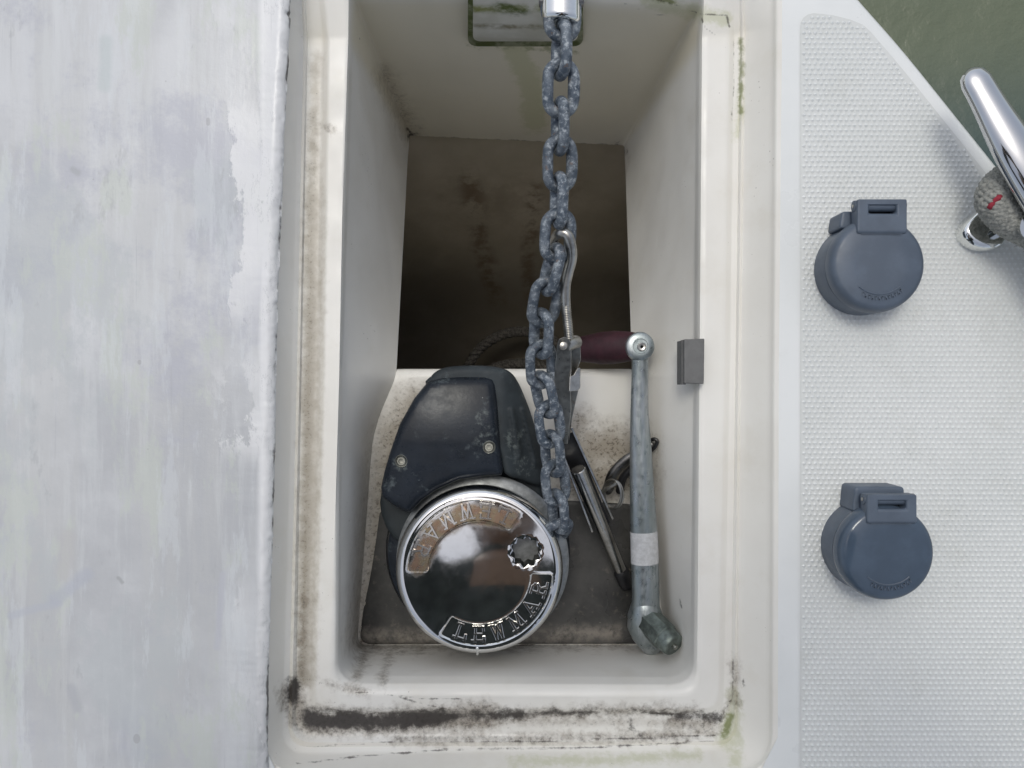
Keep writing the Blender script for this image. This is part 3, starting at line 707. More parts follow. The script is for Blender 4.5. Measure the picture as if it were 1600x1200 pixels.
# gypsy and flange
mb = MB()
prof = [(.055, -.110), (.066, -.109), (.071, -.104), (.069, -.097), (.059, -.093), (.059, -.090), (.069, -.086), (.0705, -.082), (.066, -.079), (.05, -.079)]
lathe(mb, (cc.x, cc.y, 0), prof, 60); mb.out('gypsy', M['black'], wl)
mb = MB(); lathe(mb, (cc.x+.002, cc.y+.003, 0), [(.04, -.084), (.0735, -.0835), (.0765, -.0815), (.0765, -.080), (.073, -.0775), (.05, -.074)], 96); mb.out('cone_ring', M['grey'], wl)
# chrome cap
def hz(r):
    q = r/R
    if q < .90: return .0145-.0008*(q/.90)**2
    t = (q-.90)/.10
    return .0137 - .0122*(1-math.sqrt(max(0, 1-t*t)))*1.0 if t < 1 else .0015
def arcband(a0, a1, r0, r1, rc=.004, n=26):
    pts = []
    def pol(r, a): return Vector((r*math.cos(a), r*math.sin(a)))
    a0 = math.radians(a0); a1 = math.radians(a1)
    q = [pol(r1, a0+(a1-a0)*i/n) for i in range(n+1)]+[pol(r0, a1-(a1-a0)*i/n) for i in range(n+1)]
    # trim the corners
    out = []; m_ = len(q)
    for i, p in enumerate(q):
        a, c = q[i-1], q[(i+1) % m_]
        u = (a-p).normalized(); v = (c-p).normalized()
        if u.dot(v) > -.8:
            du = min(.0022, (a-p).length*.45); dv_ = min(.0022, (c-p).length*.45)
            out += [p+u*du, p+(u*du+v*dv_)*.32, p+v*dv_]
        else: out.append(p)
    return out
def inset(poly, d):
    out = []; m_ = len(poly)
    for i, p in enumerate(poly):
        t = poly[(i+1) % m_]-poly[i-1]; nn = Vector((-t.y, t.x)).normalized()
        out.append(p+nn*d)
    return out
RB0, RB1 = .60*R, .845*R
bands = [arcband(54, 180, RB0, RB1), arcband(238, 358, RB0*1.02, RB1*1.03)]
ins = [inset(b, .0007) for b in bands]; ous = [inset(b, -.0006) for b in bands]
outs2 = [inset(b, -.0016) for b in bands]
stc = Vector((73, 31))*(H-ZC-.014)/F; NS = 10
star = []
for i in range(NS*4):
    a = 2*math.pi*i/(NS*4)+.2; ph = (i % 4)/4
    rad_ = (.0136, .0121, .0108, .0121)[i % 4]; star.append(stc+Vector((math.cos(a), math.sin(a)))*rad_)
pts = []; edges = []
def loop(pl):
    n = len(pts); pts.extend(Vector(p) for p in pl); edges.extend((n+i, n+(i+1) % len(pl)) for i in range(len(pl)))
NR = 144
loop([Vector((R*math.cos(2*math.pi*i/NR), R*math.sin(2*math.pi*i/NR))) for i in range(NR)])
for b in bands+ins+ous+outs2+[star, [stc+(p-stc)*1.09 for p in star]]: loop(b)
def near(p):
    return any(bdist(p, b) < .0021 for b in bands) or abs((p-stc).length-.0122) < .0026 or (p-stc).length < .012
qs = [.998, .992, .983, .97, .955, .94, .92, .905, .88, .86, .83, .80]+[.77-.035*i for i in range(22)]
for q in qs:
    if q <= 0.01: continue
    k = max(8, int(NR*min(1, q+.1)))
    for i in range(k):
        a = 2*math.pi*(i+.5*(k % 2))/k; p = Vector((q*R*math.cos(a), q*R*math.sin(a)))
        if not near(p): pts.append(p)
res = delaunay_2d_cdt(pts, edges, [], 1, 1e-8)
vs = []
for v in res[0]:
    z = hz(v.length)
    for b, i_ in zip(bands, ins):
        if inside(v, i_) or bdist(v, i_) < 1e-5: z -= .0013; break
        elif bdist(v, b) < 1e-5: z -= .0004; break
        else:
            d = bdist(v, b)
            if d < .0011: z += .0001
    if abs(bdist(v, star)) < 1e-5: z -= .0003
    vs.append(Vector((v.x, v.y, z)))
fs = [tuple(f) for f in res[2] if not inside(sum((res[0][i] for i in f), Vector((0, 0)))/3, star)]
mb = MB(); o3 = Vector((cc.x, cc.y, ZC)); mb.add([o3+v for v in vs], fs)
# rolled rim below the cap
rim = [(R, .0015), (R*1.004, .0), (R*1.0, -.0018), (R*.985, -.0028), (R*.93, -.003), (R*.92, -.012)]
rv = []; 
for r, z in rim:
    for k in range(NR): a = 2*math.pi*k/NR; rv.append(o3+Vector((r*math.cos(a), r*math.sin(a), z)))
mb.add(rv, [(i*NR+k, i*NR+(k+1) % NR, (i+1)*NR+(k+1) % NR, (i+1)*NR+k) for i in range(len(rim)-1) for k in range(NR)])
me = mesh(mb.v, mb.f, 'cap'); bm = bmesh.new(); bm.from_mesh(me); bmesh.ops.remove_doubles(bm, verts=bm.verts, dist=1e-5); bmesh.ops.recalc_face_normals(bm, faces=bm.faces); bm.to_mesh(me); bm.free()
cap = link('cap', me, M['cap'], wl, ang=32)
# the cap's own coordinates, for its stains
cap.location = o3-Vector(wl.location); me.transform(Matrix.Translation(-(o3-Vector(wl.location))))
def on_cap(x, y, dz=0): return Vector((cc.x+x, cc.y+y, ZC+hz(math.hypot(x, y))+dz))
# star socket
mb = MB(); k = len(star)
tp = [on_cap(p.x, p.y, -.0003) for p in star]; lw = [Vector((p.x, p.y, ZC-.016)) for p in tp]
mb.add(tp+lw, [(i, (i+1) % k, k+(i+1) % k, k+i) for i in range(k)]+[tuple(range(k, 2*k))])
mb.out('drive_socket', M['socket_shade'], wl, ang=20)  # near-black colour carries the shade inside the socket
# raised letters
GL = {'L': [((.18, 0), (.18, 1)), ((0, 0), (.75, 0)), ((0, 1), (.38, 1)), ((.75, 0), (.75, .3))],
      'E': [((.18, 0), (.18, 1)), ((0, 0), (.78, 0)), ((0, 1), (.78, 1)), ((.18, .5), (.6, .5)), ((.78, 0), (.78, .25)), ((.78, 1), (.78, .78))],
      'W': [((.12, 1), (.32, 0)), ((.32, 0), (.52, .9)), ((.52, .9), (.72, 0)), ((.72, 0), (.92, 1)), ((-.02, 1), (.28, 1)), ((.76, 1), (1.06, 1))],
      'M': [((.14, 0), (.14, 1)), ((.14, 1), (.5, .15)), ((.5, .15), (.86, 1)), ((.86, 1), (.86, 0)), ((0, 0), (.3, 0)), ((.7, 0), (1.0, 0)), ((0, 1), (.14, 1)), ((.86, 1), (1.0, 1))],
      'A': [((.12, 0), (.45, 1)), ((.45, 1), (.8, 0)), ((.26, .35), (.66, .35)), ((0, 0), (.28, 0)), ((.64, 0), (.95, 0))],
      'R': [((.18, 0), (.18, 1)), ((0, 0), (.36, 0)), ((0, 1), (.55, 1)), ((.55, 1), (.75, .86)), ((.75, .86), (.75, .66)), ((.75, .66), (.55, .5)), ((.55, .5), (.18, .5)), ((.45, .5), (.72, 0)), ((.68, 0), (.92, 0))]}
GW = {'L': .75, 'E': .8, 'W': 1.05, 'M': 1.0, 'A': .95, 'R': .9}
def word(mb, text, mapf, hgt, gap, sw, zb, zt):
    tot = sum(GW[c] for c in text)+gap*(len(text)-1); x = -tot/2; e = 0
    for c in text:
        for (x0, y0), (x1, y1) in GL[c]:
            a = Vector((x+x0, y0)); b = Vector((x+x1, y1)); d = (b-a).normalized(); nn = Vector((-d.y, d.x))*sw/2
            a = a-d*sw*.45; b = b+d*sw*.45; e += 1; zz = zt-(e % 7)*.00004
            q = [a+nn, b+nn, b-nn, a-nn]; q2 = [a+nn*.55, b+nn*.55, b-nn*.55, a-nn*.55]
            mb.add([mapf(p.x*hgt, (p.y-.5)*hgt, zb) for p in q]+[mapf(p.x*hgt, (p.y-.5)*hgt, zz) for p in q2],
                   [(4, 5, 6, 7), (0, 1, 5, 4), (1, 2, 6, 5), (2, 3, 7, 6), (3, 0, 4, 7)])
        x += GW[c]+gap
for am, fac in ((113.5, 1.0), (299, 1.02)):
    rm = (RB0+RB1)/2*fac
    def mf(x, y, dz, am=am, rm=rm):
        a = math.radians(am)+x/rm; r = rm-y; return on_cap(r*math.cos(a), r*math.sin(a), dz)
    mb = MB(); word(mb, 'LEWMAR', mf, .0118, .50, .21, -.0014, .0002)
    mb.out('raised_lettering', M['letters'], wl, ang=10)
mb = MB(); tube(mb, [on_cap(-.0015, -R*.90, -.0006), on_cap(-.0015, -R*.985, .0008)], .0016, 10, roundcap=True); mb.out('locating_nib', M['chrome'], wl)
# housing cover
ZT = -.056
cov = pxpoly([(666, 596), (690, 590), (720, 588), (758, 588), (770, 592), (774, 604), (777, 640), (781, 697), (786, 738), (783, 745), (762, 745), (717, 751), (681, 767), (657, 784), (640, 802), (632, 804), (612, 794), (593, 781), (591, 765), (597, 738), (607, 706), (622, 664), (645, 622)], ZT)
cov = resample(cov, .003)
def covz(x, y):
    p = P(700, 690, ZT); return ZT-.004*((x-p.x)/.05)**2-.006*max(0, (y-p.y)/.05)**2-.003*max(0, (p.y-y)/.05)
mb = MB(); puff(mb, cov, -.108, covz, .0065, .0026); mb.out('cover', M['navy'], wl, ang=45)
ZR = -.068
body = smooth_poly(pxpoly([(664, 604), (672, 588), (684, 578), (706, 572), (751, 571), (780, 574), (797, 581), (809, 596), (823, 627), (837, 668), (849, 716), (850, 755), (843, 764), (832, 762), (812, 752), (788, 740), (770, 700), (700, 660)], ZR), 3)
def bodz(x, y):
    p = P(740, 620, ZR); z = ZR-.002*((x-p.x)/.05)**2-.016*sm(P(782, 0, ZR).x, P(850, 0, ZR).x, x)
    for (a, b, hw) in (((800, 640), (812, 715), 4.0), ((818, 640), (838, 730), 4.5)):
        A_ = P(*a, ZR); B_ = P(*b, ZR); d = bdist((x, y), [A_.to_2d(), B_.to_2d()])
        z += .0032*(1-sm(.001, .0032, d))
    return z
mb = MB(); puff(mb, body, -.112, bodz, .006, .0019); mb.out('side_housing', M['navy2'], wl, ang=50)
for (x, y) in ((764, 699), (626, 721)):
    c = P(x, y, ZT); zt = covz(c.x, c.y)+.0002; mb = MB()
    lathe(mb, (c.x, c.y, zt), [(.0056, -.002), (.0056, .0003), (.0050, .0008), (.0042, .0003), (.0041, -.0006), (.0040, .0010), (.0034, .0016), (.0021, .0016), (.0019, .0004), (.0004, .0003)], 24)
    mb.out('cover_screw', M['screw'], wl, ang=30)

# ------------------------------------------------------------------ chain
D = .0082; PT = .0262
path = catmull([P(877, -105, .052), P(878, -20, .052), P(878, 80, .050), P(876, 140, .046), P(875, 250, .037), P(873, 340, .026), P(869, 400, .016), P(852, 462, .004), P(845, 530, -.010), P(847, 600, -.024), P(860, 660, -.034), P(864, 720, -.044), P(872, 790, -.052), P(873, 826, -.062), P(862, 842, -.085), P(850, 850, -.105)], 20)
def walk(path, s0, step):
    out = []; acc = -s0
    for i in range(len(path)-1):
        a, b = path[i], path[i+1]; L_ = (b-a).length
        while acc+L_ >= 0:
            t = (-acc)/L_ if L_ else 0
            out.append((a+(b-a)*t, i)); acc -= step
        acc += L_
    return out
chain = thing('anchor_chain', 'mottled blue grey galvanised chain hanging down the locker onto the windlass', 'chain', P(877, 20, .05))
rc = 1.2*D; st_ = (PT-1.4*D)/2
nodes = [p for p, _ in walk(path, 0.0176, PT)]
for i in range(len(nodes)-1):
    a, b = nodes[i], nodes[i+1]; T = (b-a).normalized(); c = (a+b)/2
    Z = Vector((0, 0, 1)); Z = (Z-T*Z.dot(T)).normalized(); X = T.cross(Z)
    py = 600-c.y*F/(H-c.z)
    tw = math.radians(16 + 14*sm(380, 560, py)+random.uniform(-7, 7)) + (0 if i % 2 else math.pi/2)
    U = X*math.cos(tw)+Z*math.sin(tw)
    pl = []
    for k in range(40):
        an = 2*math.pi*k/40; s = math.sin(an); co = math.cos(an)
        pl.append(c+U*rc*co+T*(rc*s+(st_ if s > 0 else -st_)*min(1, abs(s)*4)))
    rad_ = [D/2*(1+.05*mnoise.noise(p*160)+(.09 if abs(k-20) < 1.5 else 0)) for k, p in enumerate(pl)]
    mb = MB(); tube(mb, pl, rad_, 14, closed=True, up=U.cross(T)); mb.out('link', M['galv'], chain, ang=0)
sw = thing('chain_swivel', 'polished steel swivel end gripping the top link of the chain', 'swivel', P(877, -10, .06))
mb = MB()
puff(mb, round_poly(pxpoly([(848, -60), (908, -60), (908, 22), (903, 27), (851, 22), (848, 14)], .062), .0018), .046, lambda x, y: .062-.006*((x-P(878, 0, .062).x)/.014)**2, .0035, .0014)
mb.out('swivel_body', M['chrome'], sw, ang=40)
for sx in (851, 902):
    mb = MB(); tube(mb, catmull([P(sx, -60, .052), P(sx, 10, .05), P(sx+(4 if sx < 870 else -4), 30, .047)], 5), .0033, 12, roundcap=True); mb.out('swivel_jaw', M['galv'], sw)
mb = MB(); cyl(mb, P(878, -50, .054), P(878, -700, .050), .0062, 24, bev=.001); mb.out('shank', M['horn'], sw)
mb = MB(); cyl(mb, P(842, 2, .050), P(912, 2, .050), .0042, 20, bev=.0008); mb.out('swivel_pin', M['dsteel'], sw)

# ------------------------------------------------------------------ chain tensioner with hook
tn = thing('chain_tensioner', 'stainless lever tensioner hooked onto the chain, its handle reaching the floor', 'tensioner', P(885, 600, -.03))
mb = MB(); hk = catmull([P(862, 388, .004), P(866, 374, .012), P(875, 364, .022), P(886, 367, .024), P(892, 384, .021), P(893, 404, .016), P(888, 425, .011), P(884, 446, .008), P(884, 476, .004)], 7)
rr_ = [.0036+(.0006*math.sin(i/len(hk)*3.1)) for i in range(len(hk))]
tube(mb, hk, rr_, 18, roundcap=True); mb.out('hook', M['steel'], tn, ang=60)
mb = MB(); a = P(884, 476, .004); b = P(889, 528, -.006); NT = 78
tube(mb, [a+(b-a)*i/NT for i in range(NT+1)], [(.0036, .0040, .0036, .0030)[i % 4] for i in range(NT+1)], 14); mb.out('threaded_rod', M['steel'], tn, ang=0)
mb = MB(); cyl(mb, P(884, 540, -.010), P(903, 533, -.018), .0052, 22, bev=.0008); mb.out('barrel', M['steel'], tn)
def slab(name, pts, ztop, th, mat, par, zsl=None, bv=.0007):
    """plate cut to a pixel outline; zsl(px,py) may tilt it"""
    n = len(pts); zf = zsl or (lambda x, y: ztop)
    t = [P(x, y, zf(x, y)) for x, y in pts]; u = [p-Vector((0, 0, th)) for p in t]
    m_ = MB(); m_.add(t+u, [tuple(range(n)), tuple(range(2*n-1, n-1, -1))]+[(i, (i+1) % n, n+(i+1) % n, n+i) for i in range(n)])
    o = m_.out(name, mat, par, ang=30); bevel(o, bv, 2); return o
lz = lambda x, y: -.002-.055*max(0, (y-525)/170)
slab('side_plate', [(870, 540), (873, 530), (881, 526), (889, 529), (893, 537), (893, 575), (891, 586), (892, 612), (893, 640), (887, 694), (882, 694), (874, 660), (867, 630), (866, 590)], 0, .0016, M['steel'], tn, lz)
lz2 = lambda x, y: -.013-.055*max(0, (y-525)/170)
slab('side_plate', [(890, 530), (896, 524), (903, 525), (907, 532), (908, 562), (901, 580), (904, 610), (895, 650), (889, 690), (886, 640), (893, 575)], 0, .0016, M['steel'], tn, lz2)
slab('clip', [(890, 588), (896, 586), (902, 575), (907, 574), (907, 606), (902, 611), (889, 612)], 0, .010, M['steel'], tn, lambda x, y: -.018-.004*(x-890)/17, .0008)
mb = MB(); c = P(880, 540, -.002); lathe(mb, c, [(.0034, -.003), (.0034, .0012), (.0028, .0020), (.0014, .0024), (.0003, .0025)], 24); mb.out('pivot_pin', M['steel'], tn)
# channel and handle bar below
def rail(name, x0, y0, x1, y1, wd, zt0, zt1, th, mat):
    a = P(x0, y0, zt0); b = P(x1, y1, zt1); d = (b-a).normalized(); s = Vector((d.y, -d.x, 0)).normalized()*wd/2; u = Vector((0, 0, th))
    m_ = MB(); v = [a-s, a+s, b+s, b-s]; m_.add(v+[p-u for p in v], [(0, 1, 2, 3), (7, 6, 5, 4), (0, 4, 5, 1), (1, 5, 6, 2), (2, 6, 7, 3), (3, 7, 4, 0)])
    o = m_.out(name, mat, tn, ang=30); bevel(o, .0005, 2); return o
rail('channel_side', 872, 690, 926, 832, .0022, -.060, -.104, .014, M['shiny'])
rail('channel_side', 893, 668, 958, 812, .0022, -.056, -.104, .014, M['shiny'])
rail('channel_web', 883, 680, 942, 822, .0150, -.072, -.116, .0016, M['black'])
mb = MB(); a = P(903, 733, -.070); b = P(972, 897, -.122)
ax = (b-a).normalized()
tube(mb, [a, a+ax*.0006, a+(b-a)*.5, a+(b-a)*.94, b, b+ax*.003, b+ax*.0045], [.0060, .0067, .0062, .0060, .0055, .0042, .002], 24); mb.out('lever_bar', M['shiny'], tn, ang=35)
mb = MB(); tube(mb, [b-ax*.002, b+ax*.012], [.0075, .0070], 20, roundcap=True); mb.out('lever_foot', M['black'], tn)
rg = thing('split_ring', 'small double wound steel split ring beside the tensioner handle', 'ring', P(957, 770, -.10))
for k in range(2):
    mb = MB(); c = P(956+k*3, 772+k*1, -.092-.002*k); pl = [c+Vector((.0072*math.cos(q), .0135*math.sin(q), .008*math.cos(q)+.004*math.sin(q))) for q in [2*math.pi*i/32 for i in range(32)]]
    tube(mb, pl, .0010, 8, closed=True); mb.out('ring_turn', M['steel'], rg)
mb = MB(); tube(mb, [P(941, 768, -.100), P(964, 754, -.090)], .0020, 12, roundcap=True); mb.out('clevis_pin', M['steel'], rg)
sh = thing('snap_shackle', 'dark steel bow shackle half hidden behind the winch handle', 'shackle', P(985, 720, -.10))
mb = MB(); tube(mb, catmull([P(950, 765, -.115), P(957, 742, -.108), P(975, 722, -.104), P(1000, 706, -.100), P(1016, 697, -.094)], 6), .0050, 14, flat=.7, roundcap=True); mb.out('bow', M['dsteel'], sh)
mb = MB(); tube(mb, catmull([P(968, 766, -.118), P(975, 744, -.112), P(1000, 720, -.106)], 6), .0038, 12, roundcap=True); mb.out('gate', M['black'], sh)
mb = MB(); tube(mb, catmull([P(1012, 708, -.094), P(1022, 700, -.090), P(1027, 690, -.088), P(1022, 686, -.089), P(1013, 690, -.092)], 6), .0017, 10, roundcap=True); mb.out('eye', M['black'], sh)

# ------------------------------------------------------------------ winch handle
wh = thing('winch_handle', 'grey green winch handle with maroon grip leaning along the right wall', 'winch handle', P(1010, 980, -.10))
hp = [(1000, 548, -.072), (1000, 575, -.073), (999, 640, -.077), (1001, 700, -.081), (1003, 760, -.085), (1006, 830, -.089), (1008, 890, -.093), (1009, 935, -.096), (1008, 955, -.099)]
hw_ = [13, 13, 14, 17, 19, 21, 21.5, 21.5, 24]
pts_ = catmull([P(*q) for q in hp], 5); ww = catmull([Vector((q, 0, 0)) for q in hw_], 5)
mb = MB(); tube(mb, pts_, [q.x*(H-p.z)/F for q, p in zip(ww, pts_)], 24, flat=.62, up=(0, 0, 1)); mb.out('bar', M['bar'], wh, ang=60)
mb = MB(); c = P(1001, 541, -.066)
lathe(mb, c, [(.0105, -.024), (.0125, -.022), (.0128, -.004), (.0120, -.001), (.0105, 0), (.0066, 0), (.0062, -.0006), (.004, -.0006)], 40); mb.out('grip_boss', M['bar'], wh)
mb = MB(); lathe(mb, c+Vector((.001, -.0005, -.0006)), [(.0040, 0), (.0038, .0007), (.0030, .0011), (.0014, .0008), (.0010, -.0002), (.0002, -.0003)], 24); mb.out('grip_rivet', M['steel'], wh)
mb = MB(); g0 = P(990, 541, -.080); g1 = P(905, 546, -.110); ax = (g1-g0)
tube(mb, [g0+ax*t for t in (0, .05, .12, .35, .6, .85, 1)], [.0125, .0130, .0136, .0150, .0146, .0125, .0115], 28, roundcap=True); mb.out('grip', M['maroon'], wh, ang=60)
# tape band: sleeve round the bar
i0 = min(range(len(pts_)), key=lambda i: abs(600-pts_[i].y*F/(H-pts_[i].z)-834)); i1 = min(range(len(pts_)), key=lambda i: abs(600-pts_[i].y*F/(H-pts_[i].z)-878))
seg = pts_[i0:i1+1]; mb = MB(); tube(mb, seg, [ww[i0+k].x*(H-p.z)/F*1.02 for k, p in enumerate(seg)], 24, flat=.66, up=(0, 0, 1)); mb.out('tape_band', M['tape'], wh, ang=60)
# head: thick hub lying on its side with an eight sided drive
mb = MB(); hub0 = P(1000, 975, -.098); 
dv_ = (P(1052, 1008, -.078)-P(1008, 968, -.098)).normalized()
ha = P(1007, 975, -.101)
tube(mb, [P(1008, 948, -.099), P(1008, 960, -.100), P(1009, 975, -.102), P(1013, 990, -.104), P(1018, 1004, -.107)], [.0135, .0160, .0172, .0155, .0120], 28, flat=.8, up=(0, 0, 1), roundcap=True); mb.out('hub', M['bar'], wh, ang=60)
mb = MB(); b0 = P(1012, 968, -.098); b1 = P(1047, 1003, -.074)
tube(mb, [b0, b0+(b1-b0)*.80, b0+(b1-b0)*.83], [.0128, .0128, .0116], 8); mb.out('drive_stud', M['patina'], wh, ang=15)
mb = MB(); bb = b0+(b1-b0)*.8; tube(mb, [bb, bb+(b1-b0)*.22, bb+(b1-b0)*.34, bb+(b1-b0)*.37], [.0112, .0112, .0104, .0094], 28, roundcap=False); mb.out('stud_end', M['patina'], wh, ang=40)
mb = MB(); cyl(mb, b1+(b1-b0).normalized()*.003+Vector((0,0,.0)), b1+(b1-b0).normalized()*.0082, .0022, 14, bev=.0005); mb.out('lock_button', M['screw'], wh)

# ------------------------------------------------------------------ rubber block on the right ledge
mb = MB(); c = P(1083, 564, -.018)
puff(mb, round_poly([P(1069, 530, -.0165).to_2d(), P(1101, 529, -.0165).to_2d(), P(1100, 600, -.0165).to_2d(), P(1069, 599, -.0165).to_2d()], .0012), -.0305, lambda x, y: -.0165, .0008, .002)
puff(mb, round_poly([P(1064.5, 532, -.024).to_2d(), P(1071, 532, -.024).to_2d(), P(1071, 601, -.024).to_2d(), P(1064.5, 601, -.024).to_2d()], .0004), -.040, lambda x, y: -.0225, .0004, .001)
rb = mb.out('rubber_bumper', M['rubber'], None, loc=c, ang=30); rb['label'] = 'small grey rubber block stuck on the edge of the right ledge'; rb['category'] = 'rubber block'

# ------------------------------------------------------------------ foot switches
def foot_switch(lx, ly, r_px, zt, label, hinge_dx, base_dx, blk=1.17, tab=1.26, lm='switch'):
    lc = P(lx, ly, zt); r = r_px*(H-zt)/F
    t = thing('foot_switch', label, 'foot switch', (lc.x, lc.y, 0), 'foot switches on the side deck')
    mb = MB(); lathe(mb, (lc.x, lc.y, 0), [(r*.99, .0005), (r*1.0, .002), (r*.985, zt*.45), (r*.975, zt*.58), (r*.90, zt*.62)], 80)
    # hinge block on the base
    ol = [(lc.x-.022+hinge_dx+base_dx, lc.y+r*.80), (lc.x+.018+hinge_dx+base_dx, lc.y+r*.80), (lc.x+.017+hinge_dx+base_dx, lc.y+r*blk), (lc.x-.020+hinge_dx+base_dx, lc.y+r*blk)]
    puff(mb, round_poly([Vector(p) for p in ol], .003), .001, lambda x, y: zt*.66, .0015, .0025)
    mb.out('base', M['switch'], t, ang=40)
    mb = MB(); lathe(mb, (lc.x, lc.y, 0), [(r*.92, zt*.60), (r*.945, zt*.64), (r*.945, zt*.67), (r*.92, zt*.66)], 72); mb.out('seal', M['black'], t)
    mb = MB(); prof = [(r*.90, zt*.66), (r*1.0, zt*.665), (r*1.005, zt*.70), (r*1.0, zt*.80), (r*.975, zt*.90), (r*.93, zt*.965), (r*.86, zt*.995), (r*.5, zt*1.005), (r*.1, zt*1.012), (.0003, zt*1.012)]
    lathe(mb, (lc.x, lc.y, 0), prof, 96); lidm = mb.out('cap_lid', M[lm], t, ang=40)
    # hinge tab with a slot cut through
    hx = lc.x+hinge_dx; y0 = lc.y+r*.62; y1 = lc.y+r*tab; W = .0185
    def quad(m_, x0, ya, x1, yb, z0, z1):
        m_.add([(x0, ya, z0), (x1, ya, z0), (x1, yb, z0), (x0, yb, z0), (x0, ya, z1), (x1, ya, z1), (x1, yb, z1), (x0, yb, z1)], [(4, 5, 6, 7), (0, 3, 2, 1), (0, 1, 5, 4), (1, 2, 6, 5), (2, 3, 7, 6), (3, 0, 4, 7)])
    zt2 = zt*1.05; zl = zt*.72; sl0, sl1 = y1-.0105, y1-.0045; sw_ = W*.52
    # frame around the slot as one ring-shaped solid
    o_ = [(hx-W, y0), (hx+W, y0), (hx+W, y1), (hx-W, y1)]; i_ = [(hx-sw_, sl0), (hx+sw_*1.1, sl0), (hx+sw_*1.1, sl1), (hx-sw_, sl1)]
    mb = MB(); vs = [(x, y, z) for z in (zt2, zl) for x, y in o_+i_]
    fs = []
    for k in range(4):
        k2 = (k+1) % 4; fs += [(k, k2, 4+k2, 4+k), (8+k, 12+k, 12+k2, 8+k2), (k, 8+k, 8+k2, k2), (4+k, 4+k2, 12+k2, 12+k)]
    mb.add(vs, fs); hg = mb.out('hinge_tab', M['switch'], t, ang=25); bevel(hg, .0019, 4)
    mb = MB(); quad(mb, hx-sw_*1.02, sl0-.0003, hx+sw_*1.12, sl1+.0003, zl+.0004, zl+.0010); mb.out('slot_bottom', M['black'], t)
    mb = MB(); cyl(mb, (hx-W-.0006, y1-.0042, zt*.88), (hx+W+.0006, y1-.0042, zt*.88), .0042, 20, bev=.0006); mb.out('hinge_barrel', M['switch'], t)
    mb = MB(); cyl(mb, (hx-W-.0010, y1-.0042, zt*.88), (hx-W+.002, y1-.0042, zt*.88), .0013, 12); mb.out('hinge_pin', M['steel'], t)
    # moulded frame with illegible lettering, and a curved row of it
    mb = MB(); fy = y0-.0005; fw_ = W*.80
    for (xa, ya, xb, yb) in ((-fw_, 0, fw_, .0006), (-fw_, .0046, fw_, .0052), (-fw_, .0006, -fw_+.0006, .0046), (fw_-.0006, .0006, fw_, .0046)):
        quad(mb, hx+xa, fy+ya, hx+xb, fy+yb, zt*.98, zt*1.005+.0006)
    random.seed(int(ly))
    x = -fw_+.0018
    while x < fw_-.0018:
        q = random.uniform(.0005, .0009); quad(mb, hx+x, fy+.0013, hx+x+q*.7, fy+.0038, zt*.98, zt*1.005+.0005)
        if random.random() < .5: quad(mb, hx+x+q*.7, fy+random.choice((.0013, .0030)), hx+x+.0015, fy+.0038-.001*random.random(), zt*.98, zt*1.005+.00045)
        x += .0024
    o = mb.out('moulded_panel', M['switch'], t, smooth=False)
    mb = MB(); rl = r*.72
    for k in range(15):
        a = math.radians(236+k*5.6); 
        if k in (0, 14): continue
        ca, sa = math.cos(a), math.sin(a)
        for rr0, rr1, wd in ((rl-.0013, rl+.0013, .0004), ) + (((rl-.0013, rl-.0006, .0009),) if k % 2 else ((rl+.0006, rl+.0013, .0009),)):
            tx = Vector((-sa, ca, 0))*wd; c0 = Vector((lc.x+rr0*ca, lc.y+rr0*sa, 0)); c1 = Vector((lc.x+rr1*ca, lc.y+rr1*sa, 0)); zb, zc = zt*.985, zt*1.0+.00055+.00003*(k % 3)
            v = [c0-tx, c0+tx, c1+tx, c1-tx]; mb.add([(p.x, p.y, zb) for p in v]+[(p.x, p.y, zc) for p in v], [(4, 5, 6, 7), (0, 1, 5, 4), (1, 2, 6, 5), (2, 3, 7, 6), (3, 0, 4, 7)])
    arc_ = [Vector((lc.x+(rl-.0028)*math.cos(math.radians(a)), lc.y+(rl-.0028)*math.sin(math.radians(a)), zt*1.0)) for a in range(228, 316, 6)]
    tube(mb, arc_, .0006, 6)
    mb.out('moulded_script', M['switch'], t, smooth=False)
    return t
foot_switch(1374, 412, 75, .034, 'blue grey foot switch cap nearest the cleat, long slot in its hinge tab', .0015, -.004, 1.17, 1.34)
foot_switch(1388, 865, 76, .036, 'lower blue grey foot switch cap with a glossy patch, below the other one', .002, -.001, 1.33, 1.22, 'switch2')

# ------------------------------------------------------------------ cleat with a mooring line
cl = thing('mooring_cleat', 'polished steel mooring cleat at the deck edge with a line round it', 'cleat', P(1560, 340, 0))
zh = .058
mb = MB()
h0 = P(1526, 128, zh-.004); h1 = P(1590, 240, zh); h2 = P(1690, 400, zh-.002); h3 = P(1790, 560, zh); h4 = P(1850, 670, zh-.004)
tube(mb, catmull([h0, h1, h2, h3, h4], 8), [.0112+.0058*sm(0, 12, i) if i <= 16 else .0112+.0058*sm(32, 20, i) for i in range(33)], 28, flat=.62, up=(0, 0, 1), roundcap=True)
mb.out('horn', M['horn'], cl, ang=60)
for fx, fy in ((1527, 356), (1668, 560)):
    mb = MB(); a = P(fx, fy, 0); 
    ol = [Vector((a.x+dx, a.y+dy)) for dx, dy in ((-.006, -.018), (.010, -.018), (.018, -.008), (.022, .006), (.014, .022), (.002, .018), (-.015, .002), (-.017, -.009))]
    puff(mb, smooth_poly(ol, 4), .0005, lambda x, y: .013, .0055, .0018); mb.out('foot', M['chrome'], cl)
    mb = MB(); b_ = a+Vector((.014, .004, 0)); t_ = P(fx+92, fy-4, zh-.006)
    tube(mb, catmull([b_+Vector((0, 0, .006)), b_+(t_-b_)*.35, b_+(t_-b_)*.7, t_], 4), [.0135, .0105, .0100, .0095, .009, .009, .0088, .0088, .009, .0095, .010, .0105, .011], 24); mb.out('post', M['chrome'], cl)
